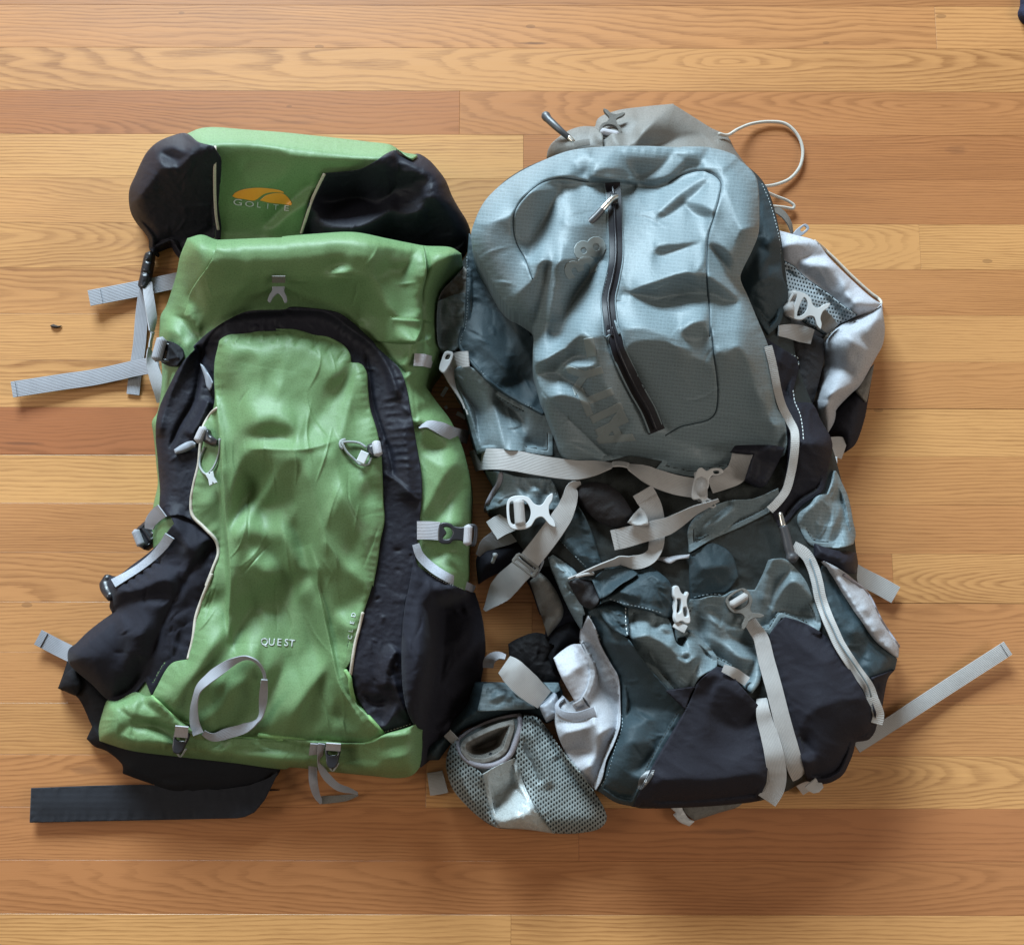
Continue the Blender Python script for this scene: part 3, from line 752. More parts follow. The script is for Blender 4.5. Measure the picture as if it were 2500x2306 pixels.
# ------------------------------------------------------------------ floor: strip oak, every plank a piece
PW = .05715
def build_floor():
    X0, X1 = -1.45, 1.45; K0, K1 = -9, 30
    Y_TOP = .78208 - YC
    me = mesh_from('floor', np.array([(X0-.05, -1.25, -.012), (X1+.05, -1.25, -.012), (X1+.05, 1.25, -.012), (X0-.05, 1.25, -.012),
                                      (X0-.05, -1.25, -.004), (X1+.05, -1.25, -.004), (X1+.05, 1.25, -.004), (X0-.05, 1.25, -.004)]),
                   np.array([(0, 3, 2, 1), (4, 5, 6, 7), (0, 1, 5, 4), (1, 2, 6, 5), (2, 3, 7, 6), (3, 0, 4, 7)]), smooth=False)
    fl = link_mesh('floor', me, None, M['gap'], center=False); fl['kind'] = 'structure'; fl['label'] = 'honey coloured oak strip floor under the two backpacks'
    fl.rotation_euler = (0, 0, -.0022)
    rnd = random.Random(11)
    # rows in view, top row first: joints (picture x at the row) and (tone, red, kind, spot) of each plank; kind s straight, c cathedral, m mixed
    rows = {
     -1: ([], [(.75, .35, 's')]),
     0: ([2282], [(.30, .55, 'm'), (.15, .35, 's')]),
     1: ([], [(.30, .22, 'c')]),
     2: ([1120], [(.75, .75, 'm'), (.62, .55, 'c')]),
     3: ([1276], [(.12, .05, 's'), (.72, .62, 'm')]),
     4: ([1330], [(.25, .15, 'm'), (.66, .60, 's')]),
     5: ([1300, 2245], [(.18, .05, 'c'), (.2, .1, 'c'), (.12, .08, 's')]),
     6: ([1500], [(.30, .25, 'c'), (.45, .45, 'm')]),
     7: ([1200], [(.15, .08, 's'), (.22, .12, 's')]),
     8: ([1400], [(.15, .05, 'm'), (.42, .35, 'm')]),
     9: ([1150], [(.85, .95, 'm'), (.08, .08, 's')]),
     10: ([1400], [(.08, .02, 's'), (.32, .30, 's')]),
     11: ([1150], [(.46, .40, 's'), (.45, .40, 's')]),
     12: ([1150, 2181], [(.44, .36, 'm'), (.52, .55, 's'), (.15, .10, 'c')]),
     13: ([1300], [(.38, .30, 'm'), (.50, .50, 'm')]),
     14: ([1250], [(.42, .35, 's'), (.48, .45, 's')]),
     15: ([1180], [(.26, .15, 's'), (.36, .28, 's')]),
     16: ([1042], [(.50, .55, 'm'), (.08, .05, 'c')]),
     17: ([1415], [(.62, .62, 'm'), (.70, .72, 'm')]),
     18: ([], [(.66, .62, 'c')]),
     19: ([1250], [(.10, .02, 's'), (.16, .08, 's')]),
    }
    spots = {(0, 0): (1300, 106, 45, 5, .75), (1, 0): None, (3, 1): (2330, 365, 34, 14, .30), (18, 0): (775, 2094, 42, 6, .8), (16, 0): (215, 1882, 42, 12, .40),
             (9, 0): (60, 1085, 60, 6, .45), (16, 1): (1480, 2010, 60, 4, .3), (17, 1): (1760, 2028, 90, 8, .35), (2, 0): (700, 300, 120, 6, .2)}
    def rowy(k): return Y_TOP - k*PW
    def pxy(k):                                                     # picture y of the row centre
        Y = rowy(k) - PW/2 + YC
        return 1153 - F_PX*(Y*CT - CAM_H*ST)/(Y*ST + CAM_H*CT)
    for k in range(K0, K1):
        ya, yb = rowy(k+1) + .00009, rowy(k) - .00009
        if k in rows:
            js, st = rows[k]; py = pxy(k)
            cuts = [X0] + [float(proj(j, py, 0)[0]) for j in js] + [X1]
        else:
            cuts = [X0, rnd.uniform(-.6, .6), X1]; st = [(rnd.uniform(.1, .6), rnd.uniform(0, .6), rnd.choice('smc')) for _ in range(2)]
        if k in rows and len(cuts) - 1 > len(st): st = st + [st[-1]]*5
        for q in range(len(cuts) - 1):
            xa, xb = cuts[q] + .0001, cuts[q+1] - .0001
            tone, red, kind = st[q]
            ya = rowy(k+1) + (.00055 if (k, q) in ((8, 1), (12, 1), (12, 2), (9, 0)) else .00009)
            cx, cy = (xa+xb)/2, (ya+yb)/2; hx, hy = (xb-xa)/2, (yb-ya)/2; ch = .00025; dz = rnd.uniform(-.00012, .0)
            V = [(-hx, -hy, -.004), (hx, -hy, -.004), (hx, hy, -.004), (-hx, hy, -.004),
                 (-hx, -hy, -ch), (hx, -hy, -ch), (hx, hy, -ch), (-hx, hy, -ch),
                 (-hx+ch, -hy+ch, dz), (hx-ch, -hy+ch, dz), (hx-ch, hy-ch, dz), (-hx+ch, hy-ch, dz)]
            Fc = [(0, 3, 2, 1), (8, 9, 10, 11)]
            for a in range(4):
                b = (a+1) % 4; Fc += [(a, b, b+4, a+4), (a+4, b+4, b+8, a+8)]
            pm = mesh_from('plank', np.array(V), np.array(Fc), smooth=False); pm.materials.append(M['oak'])
            o = bpy.data.objects.new('plank', pm); COL.objects.link(o); o.parent = fl; o.location = (cx, cy, 0)
            o['seed'] = rnd.uniform(0, 40); o['tone'] = tone; o['red'] = red
            if kind == 's': ry, tp, dp = rnd.choice((-1, 1))*rnd.uniform(.09, .2), rnd.uniform(-.012, .012), rnd.uniform(.02, .05)
            elif kind == 'c': ry, tp, dp = rnd.uniform(-.012, .012), rnd.choice((-1, 1))*rnd.uniform(.055, .10), rnd.uniform(.012, .03)
            else: ry, tp, dp = rnd.choice((-1, 1))*rnd.uniform(.02, .05), rnd.uniform(-.05, .05), rnd.uniform(.02, .05)
            o['ring_y'], o['taper'], o['depth'] = ry, tp, dp
            sp = spots.get((k, q))
            if sp:
                w_ = proj(sp[0], sp[1], 0); o['spot_x'], o['spot_y'] = float(w_[0] - cx), float(w_[1] - cy)
                o['spot_rx'], o['spot_ry'], o['spot_s'] = sp[2]*MPP, sp[3]*MPP, sp[4]
            else: o['spot_x'], o['spot_y'], o['spot_rx'], o['spot_ry'], o['spot_s'] = 0.0, 0.0, .05, .01, 0.0
    return fl
build_floor()

# ================================================================== green backpack
gp = thing('backpack', 'green and black hiking backpack lying face up, orange swoosh logo on its lid', 'backpack', tuple(proj(750, 1200, 0)))

T_FRONT = [
 (.30, 'm 1090,620 1200,550 1500,510 1840,490 d 350,20 600,90 720,180 720,240 620,320 520,230 440,140 300,130 200,140 0,260 m 1560,740 1300,700 1110,720'),
 (-.15, 'm 1200,790 1400,700 1560,760 1400,900 1250,940'), (-.18, 'd 200,140 240,150 240,280 210,220'), (-.12, 'm 1400,980 1600,880 1720,900 1650,1000 1450,1060'), (-.14, 'm 1090,1110 1300,1110 1420,1160 1200,1190'),
 (-.34, 'd 830,200 740,180 640,320 540,400 570,440 640,400 720,330 800,260'),
 (.32, 'd 740,360 640,450 520,620 420,760 600,900 700,960 640,830 680,700 720,520 760,420'),
 (-.35, 'd 750,370 790,340 850,600 800,610 740,560'),
 (.26, 'm 1080,1200 1400,1180 1700,1250 1840,1330 d 350,520 450,560 380,700 330,780 270,640 100,640 0,700 m 1700,1450 1400,1560 1200,1700 1100,1560'),
 (-.42, 'd 0,862 320,868 430,1000 480,1200 520,1480 560,1848 f 500,120 200,60 e 1900,120 1700,330 1610,430 1600,200 c 1640,1600 1610,1400 1600,1150 1690,880'),
 (-.38, 'd 0,700 60,660 200,630 300,650 350,760 300,800 0,790 c 1720,780 1780,700'),
 (.60, 'm 1320,1780 1500,1740 1840,1745 d 0,785 300,790 480,790 640,740 640,800 520,850 330,860 0,850 m 1400,1848'),
 (.42, 'd 190,1005 185,1060 130,1170 60,1220 0,1310 c 1900,1060 1800,1200 1700,1380 1640,1430 1600,1400 1680,1240 1780,1120 1890,1005'),
 (.38, 'd 350,1220 330,1280 240,1300 300,1340 360,1440 420,1600 470,1848 380,1848 340,1650 280,1480 220,1310 250,1270'),
 (.16, 'd 0,1560 100,1500 180,1560 250,1700 280,1848 0,1848 c 1800,1848 1830,1700'), (.28, 'c 1988,1240 1930,1300 1960,1420 d 30,1400 40,1280'),
 (.06, 'd 540,900 640,1000 680,1150 600,1280 520,1300 470,1100 400,920'),
 (.34, 'd 640,900 700,960 760,1100 830,1250 870,1330 840,1340 760,1250 650,1060'),
 (-.3, 'd 800,1060 870,1000 940,1010 930,1150 880,1120 830,1170'), (.3, 'd 720,990 780,970 830,1020 790,1080'),
 (-.32, 'd 600,1280 660,1180 720,1220 760,1330 780,1480 700,1560 620,1500 560,1350'),
 (-.40, 'd 560,1500 700,1640 850,1848 f 760,230 650,300 720,420 700,470 600,380 540,180 480,0'), (.3, 'd 690,1600 780,1640 880,1750 880,1800 800,1760 720,1680'),
 (.33, 'f 60,230 100,300 110,420 60,560 0,620 e 1800,560 1700,520 1640,560 1590,560 1640,450 1780,230 1860,290 1988,330'),
 (.32, 'f 610,290 760,200 830,120 800,270 740,330 690,340'),
 (.34, 'f 590,510 650,470 700,530 690,650 700,700 740,850 830,960 780,930 690,820 650,700'),
 (.22, 'f 380,600 430,530 500,530 560,610 520,680 480,760 420,860 400,760'),
 (-.30, 'f 580,640 590,690 500,800 420,950 380,1100 280,1090 330,980 450,800'),
 (.28, 'f 250,660 330,640 400,830 330,930 230,960 170,1080 140,1060 150,900 200,770'),
 (-.28, 'f 130,690 200,620 250,650 190,780 150,900'), (-.32, 'f 660,840 760,950 860,1120 750,1090 660,1000'),
 (.42, 'f 610,1020 670,960 710,1000 780,1100 700,1110 680,1050 640,1060'), (.32, 'f 420,1130 470,1040 530,1050 520,1110'),
 (-.38, 'e 1590,100 1780,0 1988,0 1988,200 1780,220 1680,370 1600,460 1590,300'),
 (-.38, 'o 440,500 600,460 640,380 850,240 930,330 960,420 930,560 900,700 700,820 500,860 400,820 560,700 620,560 480,650'),
 (.42, 'o 320,700 440,640 500,720 460,800 350,800'), (.42, 'o 470,480 600,390 800,250 700,340 560,450'), (.22, 'o 640,430 760,380 820,400 700,500 560,640 600,520'), (.25, 'o 700,860 820,790 920,780 900,830 780,880'),
 (.30, 'e 1310,590 1360,300 1400,190 1520,190 1580,350 1580,400 1430,530'), (-.32, 'e 1420,190 1500,120 1590,40 1580,120 1540,170'),
 (-.34, 'e 1560,440 1580,480 1500,600 1380,800 1220,980 1200,960 1340,720 1450,540'),
 (.32, 'e 1440,560 1330,680 1200,800 1100,900 1060,850 1130,760 1300,640'), (.34, 'e 1090,800 1160,800 1230,880 1200,900'),
 (-.25, 'c 1340,1090 1520,1000 1545,1200 1560,1400 1500,1450 1340,1300'), (.22, 'c 1350,1200 1500,1100 1540,1120 1420,1200'),
]
T_BODY = [
 (-.22, 'a 1450,1280 1500,1140 b 480,1080 1240,1150 1230,1640 700,1600 300,1560 a 1700,1580 1500,1690 1480,1560'),
 (.55, 'a 1510,1095 1988,1075 b 500,1050 750,1040 1000,1083 1230,1130 1440,1148 1500,1200 1400,1190 1240,1165 1000,1140 750,1090 500,1095 0,1130 a 1520,1130'),
 (-.40, 'b 0,1350 500,1350 760,1320 870,1370 960,1530 1020,1640 800,1750 660,1600 300,1560 0,1570 a 1700,1580 1560,1640 1480,1500 1700,1420'),
 (.34, 'b 560,1290 700,1260 780,1320 900,1380 1000,1560 1080,1640 1210,1620 1220,1450 1230,1200 1100,1180 1000,1220 940,1340 850,1350 760,1290 660,1330 590,1330'),
 (-.28, 'b 540,1090 580,1130 700,1120 760,1090 640,1240 520,1270'), (-.15, 'b 960,1260 1040,1200 1180,1170 1150,1250 1020,1300'),
 (-.34, 'a 1300,1090 1490,1110 1440,1270 1350,1390 1300,1560 1150,1560 1200,1400'),
 (.46, 'm 740,100 850,130 850,220 900,300 890,420 860,470 780,350 690,320 720,230'), (-.34, 'm 870,60 980,200 1050,330 950,450 880,470 900,330'),
 (.36, 'm 440,400 520,350 670,380 720,440 800,570 780,620 680,660 660,560 560,480 430,490'), (-.38, 'm 680,320 780,350 870,500 800,520 700,390'), (-.34, 'm 430,520 540,500 650,570 660,640 430,600'),
 (-.30, 'b 1310,1210 1420,1180 1490,1200 1400,1360 1335,1480'), (-.34, 's 0,520 540,560 740,600 760,760 960,880 860,1060 780,1080 540,860 330,720'), (.30, 's 730,600 1040,640 1060,780 980,840 860,780'), (.34, 's 330,640 400,600 450,640 370,680'),
 (.34, 's 880,1000 960,900 1040,870 960,1060 840,1180 800,1130'),
 (-.32, 's 1000,1640 1080,1500 1180,1530 1330,1720 1380,1780 1260,1740 1180,1620 1080,1600'), (.32, 's 1010,1700 1100,1610 1180,1650 1250,1760 1080,1740'),
 (-.34, 'd 1215,790 1240,720 1330,730 1410,830 1340,830 1260,850'), (.34, 'd 1230,860 1320,830 1440,850 1500,880 1400,960 1300,930'), (-.38, 'd 1230,1320 1280,1200 1400,1000 1480,950 1530,1000 1440,1100 1330,1330'), (.36, 'd 1350,1330 1440,1180 1555,1090 1550,1330 1450,1350'), (-.36, 'd 1230,1520 1330,1480 1520,1510 1500,1550 1400,1545 1300,1600 1230,1600'), (.34, 'd 1290,1610 1400,1550 1500,1560 1530,1700 1400,1680'),
]
T_LID = [
 (-.28, 'a 1500,450 1988,480 b 300,500 800,530 1000,490 800,610 545,640 450,1040 0,1060 a 1520,1030'),
 (.55, 'a 1290,355 1470,310 1988,350 b 850,412 1010,436 1040,470 950,515 800,515 400,470 0,420 a 1500,420 1380,425'),
 (-.10, 'b 0,560 300,600 200,700 0,700'), (.36, 'b 130,1010 250,880 460,715 430,830 300,920 190,1010'), (-.3, 'b 60,1000 180,850 260,830 150,980'),
 (-.28, 'b 560,650 900,580 1050,500 1300,640 1050,740 980,800 800,790 500,790'), (.2, 'b 1050,490 1200,540 1330,640 1250,640 1100,560'),
 (-.34, 'b 420,920 540,1000 760,1010 960,920 1300,800 1530,1000 1500,1150 1000,1080 400,1060'), (.16, 'b 1080,780 1200,770 1250,860 1120,920 1020,880'),
 (.50, 'b 450,820 560,840 800,800 940,850 1040,730 1000,860 900,950 780,1000 640,1000 540,980 490,900'),
 (-.22, 'a 950,650 1100,560 1480,470 1490,1000 1100,1100 920,850'), (.38, 'a 1060,470 1190,390 1290,400 1370,440 1280,490 1200,440 1120,470'), (.36, 'a 1100,530 1180,520 1240,545 1330,480 1380,440 1240,580 1150,590'), (-.3, 'a 1110,490 1200,450 1270,490 1220,530'),
 (.12, 'a 950,640 1050,540 1100,600 1000,760 930,820'),
]
T_LPOCK = [
 (-.12, 'e 480,560 700,340 900,220 1180,170 1300,300 1100,700 800,860'),
 (.40, 'n 520,1000 640,900 850,800 1050,840 1160,870 1060,890 1040,980 900,990 760,1040 640,1100 520,1080'), (-.45, 'n 520,1110 700,1090 860,1000 980,1000 1040,1080 1000,1160 850,1170 640,1190 450,1260 340,1350 320,1220'),
 (.30, 'n 20,1640 300,1380 560,1240 760,1190 1010,1170 960,1260 700,1300 400,1440 200,1600 e 480,560'), (-.34, 'n 960,450 1040,370 1110,430 1200,620 1290,720 1160,760 1000,620'),
 (.38, 'n 890,200 1020,170 1120,290 1230,300 1380,420 1500,530 1380,560 1200,620 1130,470 1040,380 930,330'), (-.42, 'n 1200,840 1330,640 1420,540 1520,560 1400,700 1250,900 1100,1100 1000,1330 900,1500 1000,1200'),
 (.20, 'n 1480,640 1520,660 1480,820 1300,920 1180,1000 1300,800'), (-.2, 'n 1170,1120 1400,1050 1330,1240 1180,1300 1100,1400'), (.24, 'n 1010,1410 1190,1310 1170,1350 1060,1430'),
 (.26, 'n 1030,1700 1080,1690 1150,1770 1140,1800 1080,1760'), (-.34, 'n 350,1400 470,1480 500,1700 440,1848 380,1700'), (-.28, 'e 1120,380 1010,600 860,720 880,560 1040,420'), (.2, 'e 860,240 980,220 1040,330 960,420 880,400'),
 (-.42, 'e 480,600 640,740 740,860 700,900 600,760 480,660'),
]
T_RPOCK = [
 (.26, 'f 1250,60 1420,130 1540,330 1500,440 1330,520 1200,560 1110,500 1130,300'), (-.40, 'f 1655,470 1560,520 1440,650 1350,780 1260,900 1300,1010 1480,960 1600,860 1650,600'), (.10, 'f 1120,600 1330,560 1280,760 1150,860'),
 (.26, 'f 1600,850 1480,930 1350,1020 1300,1100 1420,1030 1560,920'), (-.3, 'f 1220,1100 1400,1080 1480,1000 1340,1240 1215,1340'),
]
T_BOTTOM = [
 (-.34, 'e 760,900 880,960 920,1060 1200,1140 1400,1190 1988,1240 f 440,1260 900,1230 1180,1120 960,1130 700,1180 0,1160 e 1600,1150 1240,1060 1060,1000 900,930'),
 (.36, 'e 780,888 940,825 950,930 930,1000 850,960'), (.34, 'e 935,995 1000,900 1050,900 1080,990 1010,1010'), (-.3, 'e 950,830 1050,855 1120,960 1060,940 1000,890'),
 (.44, 'e 810,1130 900,1060 1060,1060 1180,1120 1240,1190 1100,1170 950,1180 850,1170'), (.40, 'e 1450,1200 1560,1190 1540,1260 1470,1250'), (.42, 'e 1620,1240 1800,1210 1988,1220 f 150,1215 430,1250 430,1300 0,1270 e 1700,1280'),
 (.36, 'f 660,1330 740,1290 880,1290 1000,1320 900,1350 720,1360'), (-.34, 'f 930,1300 1100,1270 1210,1200 1200,1340 1080,1390 960,1370'), (-.36, 'e 690,1150 900,1210 1200,1255 1600,1300 1988,1345 f 600,1370 900,1400 700,1370 0,1310 e 1500,1270 900,1195'),
]
def build_green():
    G = gp
    # --- things underneath: hip belt and its webbing
    panel('hip_belt', G, M['black_pad'], 'e 480,560 440,690 402,795 530,850 640,1060 600,1145 660,1200 740,1230 850,1330 850,1385 1000,1440 1300,1525 1988,1500 f 40,1500 120,1490 225,1380 236,1335 100,1200 e 1700,1000 1000,900 750,760 620,600',
          z0=5, bulge=24, R=75, skirt=28, wr=(1.6, 55, 20, 2.0, 3), folds=[(5, 10, 30, 'e 430,800 640,1060 760,1230 1000,1400 1300,1500', .1), (-4, 14, 14, 'e 660,1195 740,1225 850,1330'), (3, 12, 20, 'e 1310,1520 1500,1535 1800,1525 1950,1480')])
    panel('belt_strap', G, M['web_black'], 'e 215,1487 600,1472 980,1463 1250,1480 1500,1500 f 20,1470 150,1420 225,1375 180,1470 130,1570 60,1655 0,1685 e 1650,1696 1000,1710 600,1718 205,1727',
          z0=9, off=0, ramp=[('e 900,1600 1800,1500', 12)], skirt=2.4, pitch=3, folds=[(2, 40, 40, 'e 215,1600 1000,1590 1750,1580', .05)], sharp_corners=True)
    ribbon('strap_end', G, M['web_grey'], 'e 262,440,9 400,512,7 560,590,12', 40, hem=14)
    panel('pad_corner', G, M['black_pad'], 'e 400,795 450,700 520,640 560,760 530,850', drape=6, off=3, bulge=5, R=20)
    # --- loose webbing on the left
    ribbon('compression_strap', G, M['web_grey'], 'a 618,1500,11 800,1465,9 970,1432,7 1120,1400,8 1300,1360,20', 38, hem=36)
    ribbon('strap_end', G, M['web_grey'], 'c 922,462,3 940,300,3 965,130,4 a 985,1600,6 1010,1420,9', 31, off=2)
    ribbon('compression_strap', G, M['web_grey'], 'c 82,428,10 280,398,9 450,372,8 640,345,6 800,312,7 940,280,10 1100,250,22', 39, hem=6)
    ribbon('side_strap', G, M['web_lilac'], 'a 1022,1390,14 1030,1470,18 1045,1560,22 1058,1650,22 1055,1740,22 c 1040,120,24 1050,230,26 1080,340,26 1112,430,24 1135,510,18', 30,
           roll=[(0, 10), (.3, 40), (.44, 78), (.55, 75), (.68, 20), (1, -10)], widths=[24, 27, 31, 30, 27, 30, 34, 34], smooth=6)
    panel('side_release_buckle', G, M['black_plastic'], 'a 1010,1185 1040,1172 1066,1175 1055,1260 1036,1360 1028,1400 1000,1447 975,1438 958,1415 972,1340 985,1270', z0=14, bulge=5, R=8, skirt=9, pitch=2, folds=[(-2.5, 4, 4, 'a 975,1320 1040,1330', 0), (-2, 3, 3, 'a 990,1240 1055,1245', 0)])
    # --- lid (top pocket)
    lid = panel('lid', G, M['green'], 'a 1290,362 1380,325 1470,314 1700,330 1988,352 b 450,370 620,388 850,415 1010,438 1090,490 1190,505 1260,545 1330,620 1380,690 1420,790 1470,880 1525,970 1552,1045 1535,1130 1500,1220 1200,1260 600,1220 100,1220 a 1500,1220 1270,1240 1250,1215 1185,1122 1110,1150 1062,1172 1046,1160 1040,1090 1010,1040 960,980 920,910 905,820 910,740 950,650 985,570 1030,490 1100,425 1190,385',
                z0=44, bulge=52, R=48, skirt=80, pb=.10, ramp=[('F 560,300 552,480', -46)], wr=[(.6, 90, 10, 1.6, 2)], tones=T_LID)
    panel('lid_side', G, M['black'], 'a 1288,364 1375,425 1480,452 1488,600 1500,850 1522,1030 1508,1120 1420,1180 1300,1225 1250,1217 1185,1124 1110,1152 1062,1173 1044,1160 1038,1090 1008,1040 958,980 918,910 902,820 908,740 948,650 983,570 1028,490 1098,425 1188,385',
          drape=2, off=1.2, skirt=60, grow=3, wr=[(.8, 40, 35, 1.5, 1), (.6, 13, 20, 1.6, 3)], tones=T_LID, cre=(24, 1.6, 3, 40, 20, 50), lab='left black wing of the lid')
    panel('lid_side', G, M['black'], 'b 545,640 700,628 800,612 900,560 980,505 1035,482 1080,490 1130,530 1190,506 1262,545 1332,620 1382,690 1422,790 1472,880 1527,970 1552,1045 1535,1130 1400,1230 900,1190 500,1160 372,1110 410,950 450,830',
          drape=2, off=1.2, skirt=60, grow=3, wr=[(.8, 46, -10, 1.4, 4), (.6, 13, -20, 1.6, 3)], tones=T_LID, cre=(24, 1.6, 3, 40, 20, 50), lab='right black wing of the lid')
    panel('lid_trim', G, M['green'], 'b 1030,452 1095,488 1195,508 1155,535 1120,520', drape=2, off=2, pitch=2)
    tube('piping', G, M['piping'], 'a 1494,450 1490,620 1492,800 1500,930 1515,1025', 1.7, off=1.2)
    tube('piping', G, M['piping'], 'b 545,640 500,730 455,830 420,940 385,1050', 1.7, off=1.2)
    # logo on the lid
    decal('logo_sun', G, M['orange'], 'A 245,535 300,470 450,400 680,360 900,355 1120,375 1280,400 1385,440 1392,465 1250,452 1080,455 950,490 850,560 740,632 500,600 320,575', lab='orange sun shape of the logo')
    decal('logo_sun', G, M['orange'], 'A 862,632 980,530 1120,485 1270,470 1390,488 1480,560 1545,640 1575,700 1555,738 1300,705 1100,685', lab='orange lower sun shape of the logo')
    for ch, xy in zip('GOLITE', ('A 370,682', 'A 632,722', 'A 835,740', 'A 1035,770', 'A 1215,790', 'A 1452,812')):
        lettering('logo_letter', G, M['print_grey'], ch, pt(xy), 19 if ch != 'G' else 22, 6, squash=1.55 if ch in 'GOE' else 1.15, off=.7)
    # --- main body
    body = panel('main_body', G, M['green'], 'a 1300,1085 1400,1060 1508,1095 1750,1085 1988,1078 b 250,1072 500,1052 750,1042 1000,1090 1230,1135 1430,1150 1500,1195 1440,1300 1345,1470 1326,1650 1335,1800 d 1345,110 1330,230 1275,300 1240,395 1330,520 1420,640 1490,790 1530,920 1560,1090 1555,1330 1540,1540 1535,1720 1500,1848 f 1300,200 1280,600 1230,900 1218,1100 1214,1250 1200,1350 1150,1400 1050,1418 900,1405 600,1375 300,1345 e 1988,1355 1600,1310 1200,1265 900,1225 690,1160 685,1080 700,1000 740,885 900,800 1000,500 1050,200 c 1100,1700 1060,1500 1062,1250 1095,1080 1085,950 1075,830 1065,740 1055,650 1090,590 1110,500 1125,300 1105,100 a 1108,1700 1115,1620 1150,1560 1180,1480 1225,1330 1250,1210',
          z0=62, bulge=46, R=60, skirt=100, pb=.12, ramp=[('F 405,520 340,545', -34), ('F 560,625 560,468', 34), ('F 560,1300 560,1500', -28)],
          wr=[(1.2, 110, 70, 1.6, 1)],
          tones=T_BODY, tamp=1.7, cre=(30, 1.6, 2.6, 60, 60, 50), folds=[(12, 40, 26, 'a 1510,1105 1445,1270 1355,1390 1310,1520 1275,1640', .12),
                 (-6, 9, 9, 'b 1250,1150 1250,1300 1220,1450 1225,1640 1215,1720 1240,1800', .05), (-3, 4, 3, 'b 1010,1635 1120,1640 1300,1665', .05), (3.5, 5, 12, 'b 1000,1642 1120,1650 1290,1672', .1),
                 (10, 16, 18, 's 1090,860 1000,860 940,920 880,1060 820,1140', .1), (8, 12, 10, 's 1120,860 1180,780 1210,640'), (9, 10, 26, 's 900,1180 930,1260 980,1450 1010,1700 1020,1800', .1), (-6, 8, 8, 's 940,1220 975,1400 1000,1640 1010,1760', .1)])
    panel('collar_front', G, M['green'], 'a 1508,1096 1750,1086 1988,1079 b 250,1073 500,1053 750,1043 1000,1091 1235,1137 1252,1300 1222,1450 1226,1640 1216,1720 1180,1800 1000,1800 800,1780 640,1660 300,1600 a 1700,1630 1560,1720 1480,1780 1380,1800 m 850,500 800,430 700,335 690,320 720,225 745,95 a 1365,1385 1450,1268 1490,1180', drape=6, off=6, skirt=9, pitch=2.5, tones=T_BODY, tamp=.8, cre=(14, 1.5, 2.6, 60, 60, 40), pucker=(2.0, 18), folds=[(3.5, 5, 12, 'b 1000,1642 1120,1650 1220,1662', .1), (-2.5, 3, 3, 'b 1000,1632 1120,1640 1220,1652', .1)])
    stitches('stitching', G, M['green_edge'], 'b 1000,1630 1120,1637 1300,1660', 5, 3, 1.5)
    # --- black side pockets
    panel('side_pocket', G, M['black_stretch'], 'n 300,940 380,960 560,830 760,680 920,520 970,440 1040,360 960,200 1030,160 1160,290 1230,280 1380,420 1520,545 1535,640 1500,850 1430,1030 1350,1200 1290,1400 1250,1600 1220,1800 e 1300,600 1190,625 1100,770 1052,850 1010,745 940,822 850,862 790,888 740,868 640,770 480,625 468,560 480,520 525,485 600,410 700,330 800,260 n 340,1360 310,1300 320,1200 270,1080',
          z0=30, bulge=46, R=80, skirt=60, pb=.12, over=True, off=4, wr=[(.8, 50, 60, 1.5, 2)],
          tones=T_LPOCK, cre=(40, 1.8, 3, 50, 120, 40), folds=[(-6, 5, 5, 'n %d,%d %d,%d' % (x, y, x+70, y+110)) for x, y in ((560, 930), (640, 870), (740, 800), (830, 740), (480, 990), (690, 900))] + [(-5, 10, 14, 'n 1100,900 1090,1080 980,1300 860,1600 780,1848', .1)], lab='left black stretch side pocket')
    ribbon('pocket_binding', G, M['binding'], 'n 352,1030 500,945 650,850 800,730 920,600 985,500', 22, off=4, widths=[24, 20, 19, 20, 23, 26], roll=[(0, 25), (1, 15)])
    tube('cord_knob', G, M['black_plastic'], 'n 300,960 275,1050 290,1120 330,1190', 7, off=3, radii=[(0, 5), (.4, 8), (1, 5)])
    # --- black zip border around the front panel
    panel('zip_border', G, M['black'], 'c 1110,1250 1110,1130 1100,1000 1090,870 1080,760 1085,640 1110,540 1165,420 1250,260 1350,150 a 1340,1835 1430,1750 1500,1700 1600,1640 1720,1590 1988,1575 b 300,1562 500,1573 640,1600 720,1650 800,1720 900,1820 d 900,120 1000,215 1062,275 1112,400 1142,560 1167,700 1192,850 1217,1000 1222,1150 1207,1340 1192,1480 1177,1600 1152,1800 f 1140,60 1102,250 1085,500 1090,800 1120,950 1168,1045 1060,1090 955,1118 900,1060 800,900 740,790 700,700 720,400 780,200 840,0 e 1988,0 1500,300 1300,500 c 1480,1660 1500,1490 1370,1360 1250,1300 1150,1310',
          drape=10, off=2.0, skirt=4, wr=[(.5, 24, 75, 1.6, 5), (.35, 12, 10, 1.5, 7)], cre=(130, 1.9, 2.6, 26, 30, 60),
          folds=[(9, 9, 10, 'm 1840,265 1500,280 1200,340 1000,520 880,700', .05), (-6, 6, 8, 'm 1200,360 1050,480 960,600 900,760 860,1000 800,1280 640,1560 520,1830', .05), (9, 12, 22, 'm 830,620 700,850 580,1100 460,1400 400,1700', .1), (11, 20, 12, 'm 980,1250 900,1450 760,1700', .1), (9, 10, 14, 'b 0,1590 300,1580 560,1600 700,1690 900,1848 d 1000,300 1060,500', .05),
                 (-5, 5, 6, 'd 830,180 860,350 880,500 940,700 1000,880 1025,1030', .05), (4, 4, 14, 'd 950,1000 1060,1070 1200,1200', .1), (7, 24, 24, 'd 1090,640 1120,900 1130,1200', .1), (8, 16, 16, 'f 1060,520 1000,600 960,800', .1), (9, 12, 14, 'f 790,900 860,1010 960,1060 1060,900'), (-7, 10, 10, 'f 800,830 900,900 1000,880'), (6, 8, 8, 'f 1020,700 1060,840 1130,1000')]
          + [(1.2, 5, 5, 'd %d,%d %d,%d' % (940 + k*9, 500 + k*52, 1060 + k*12, 480 + k*54)) for k in range(10)])
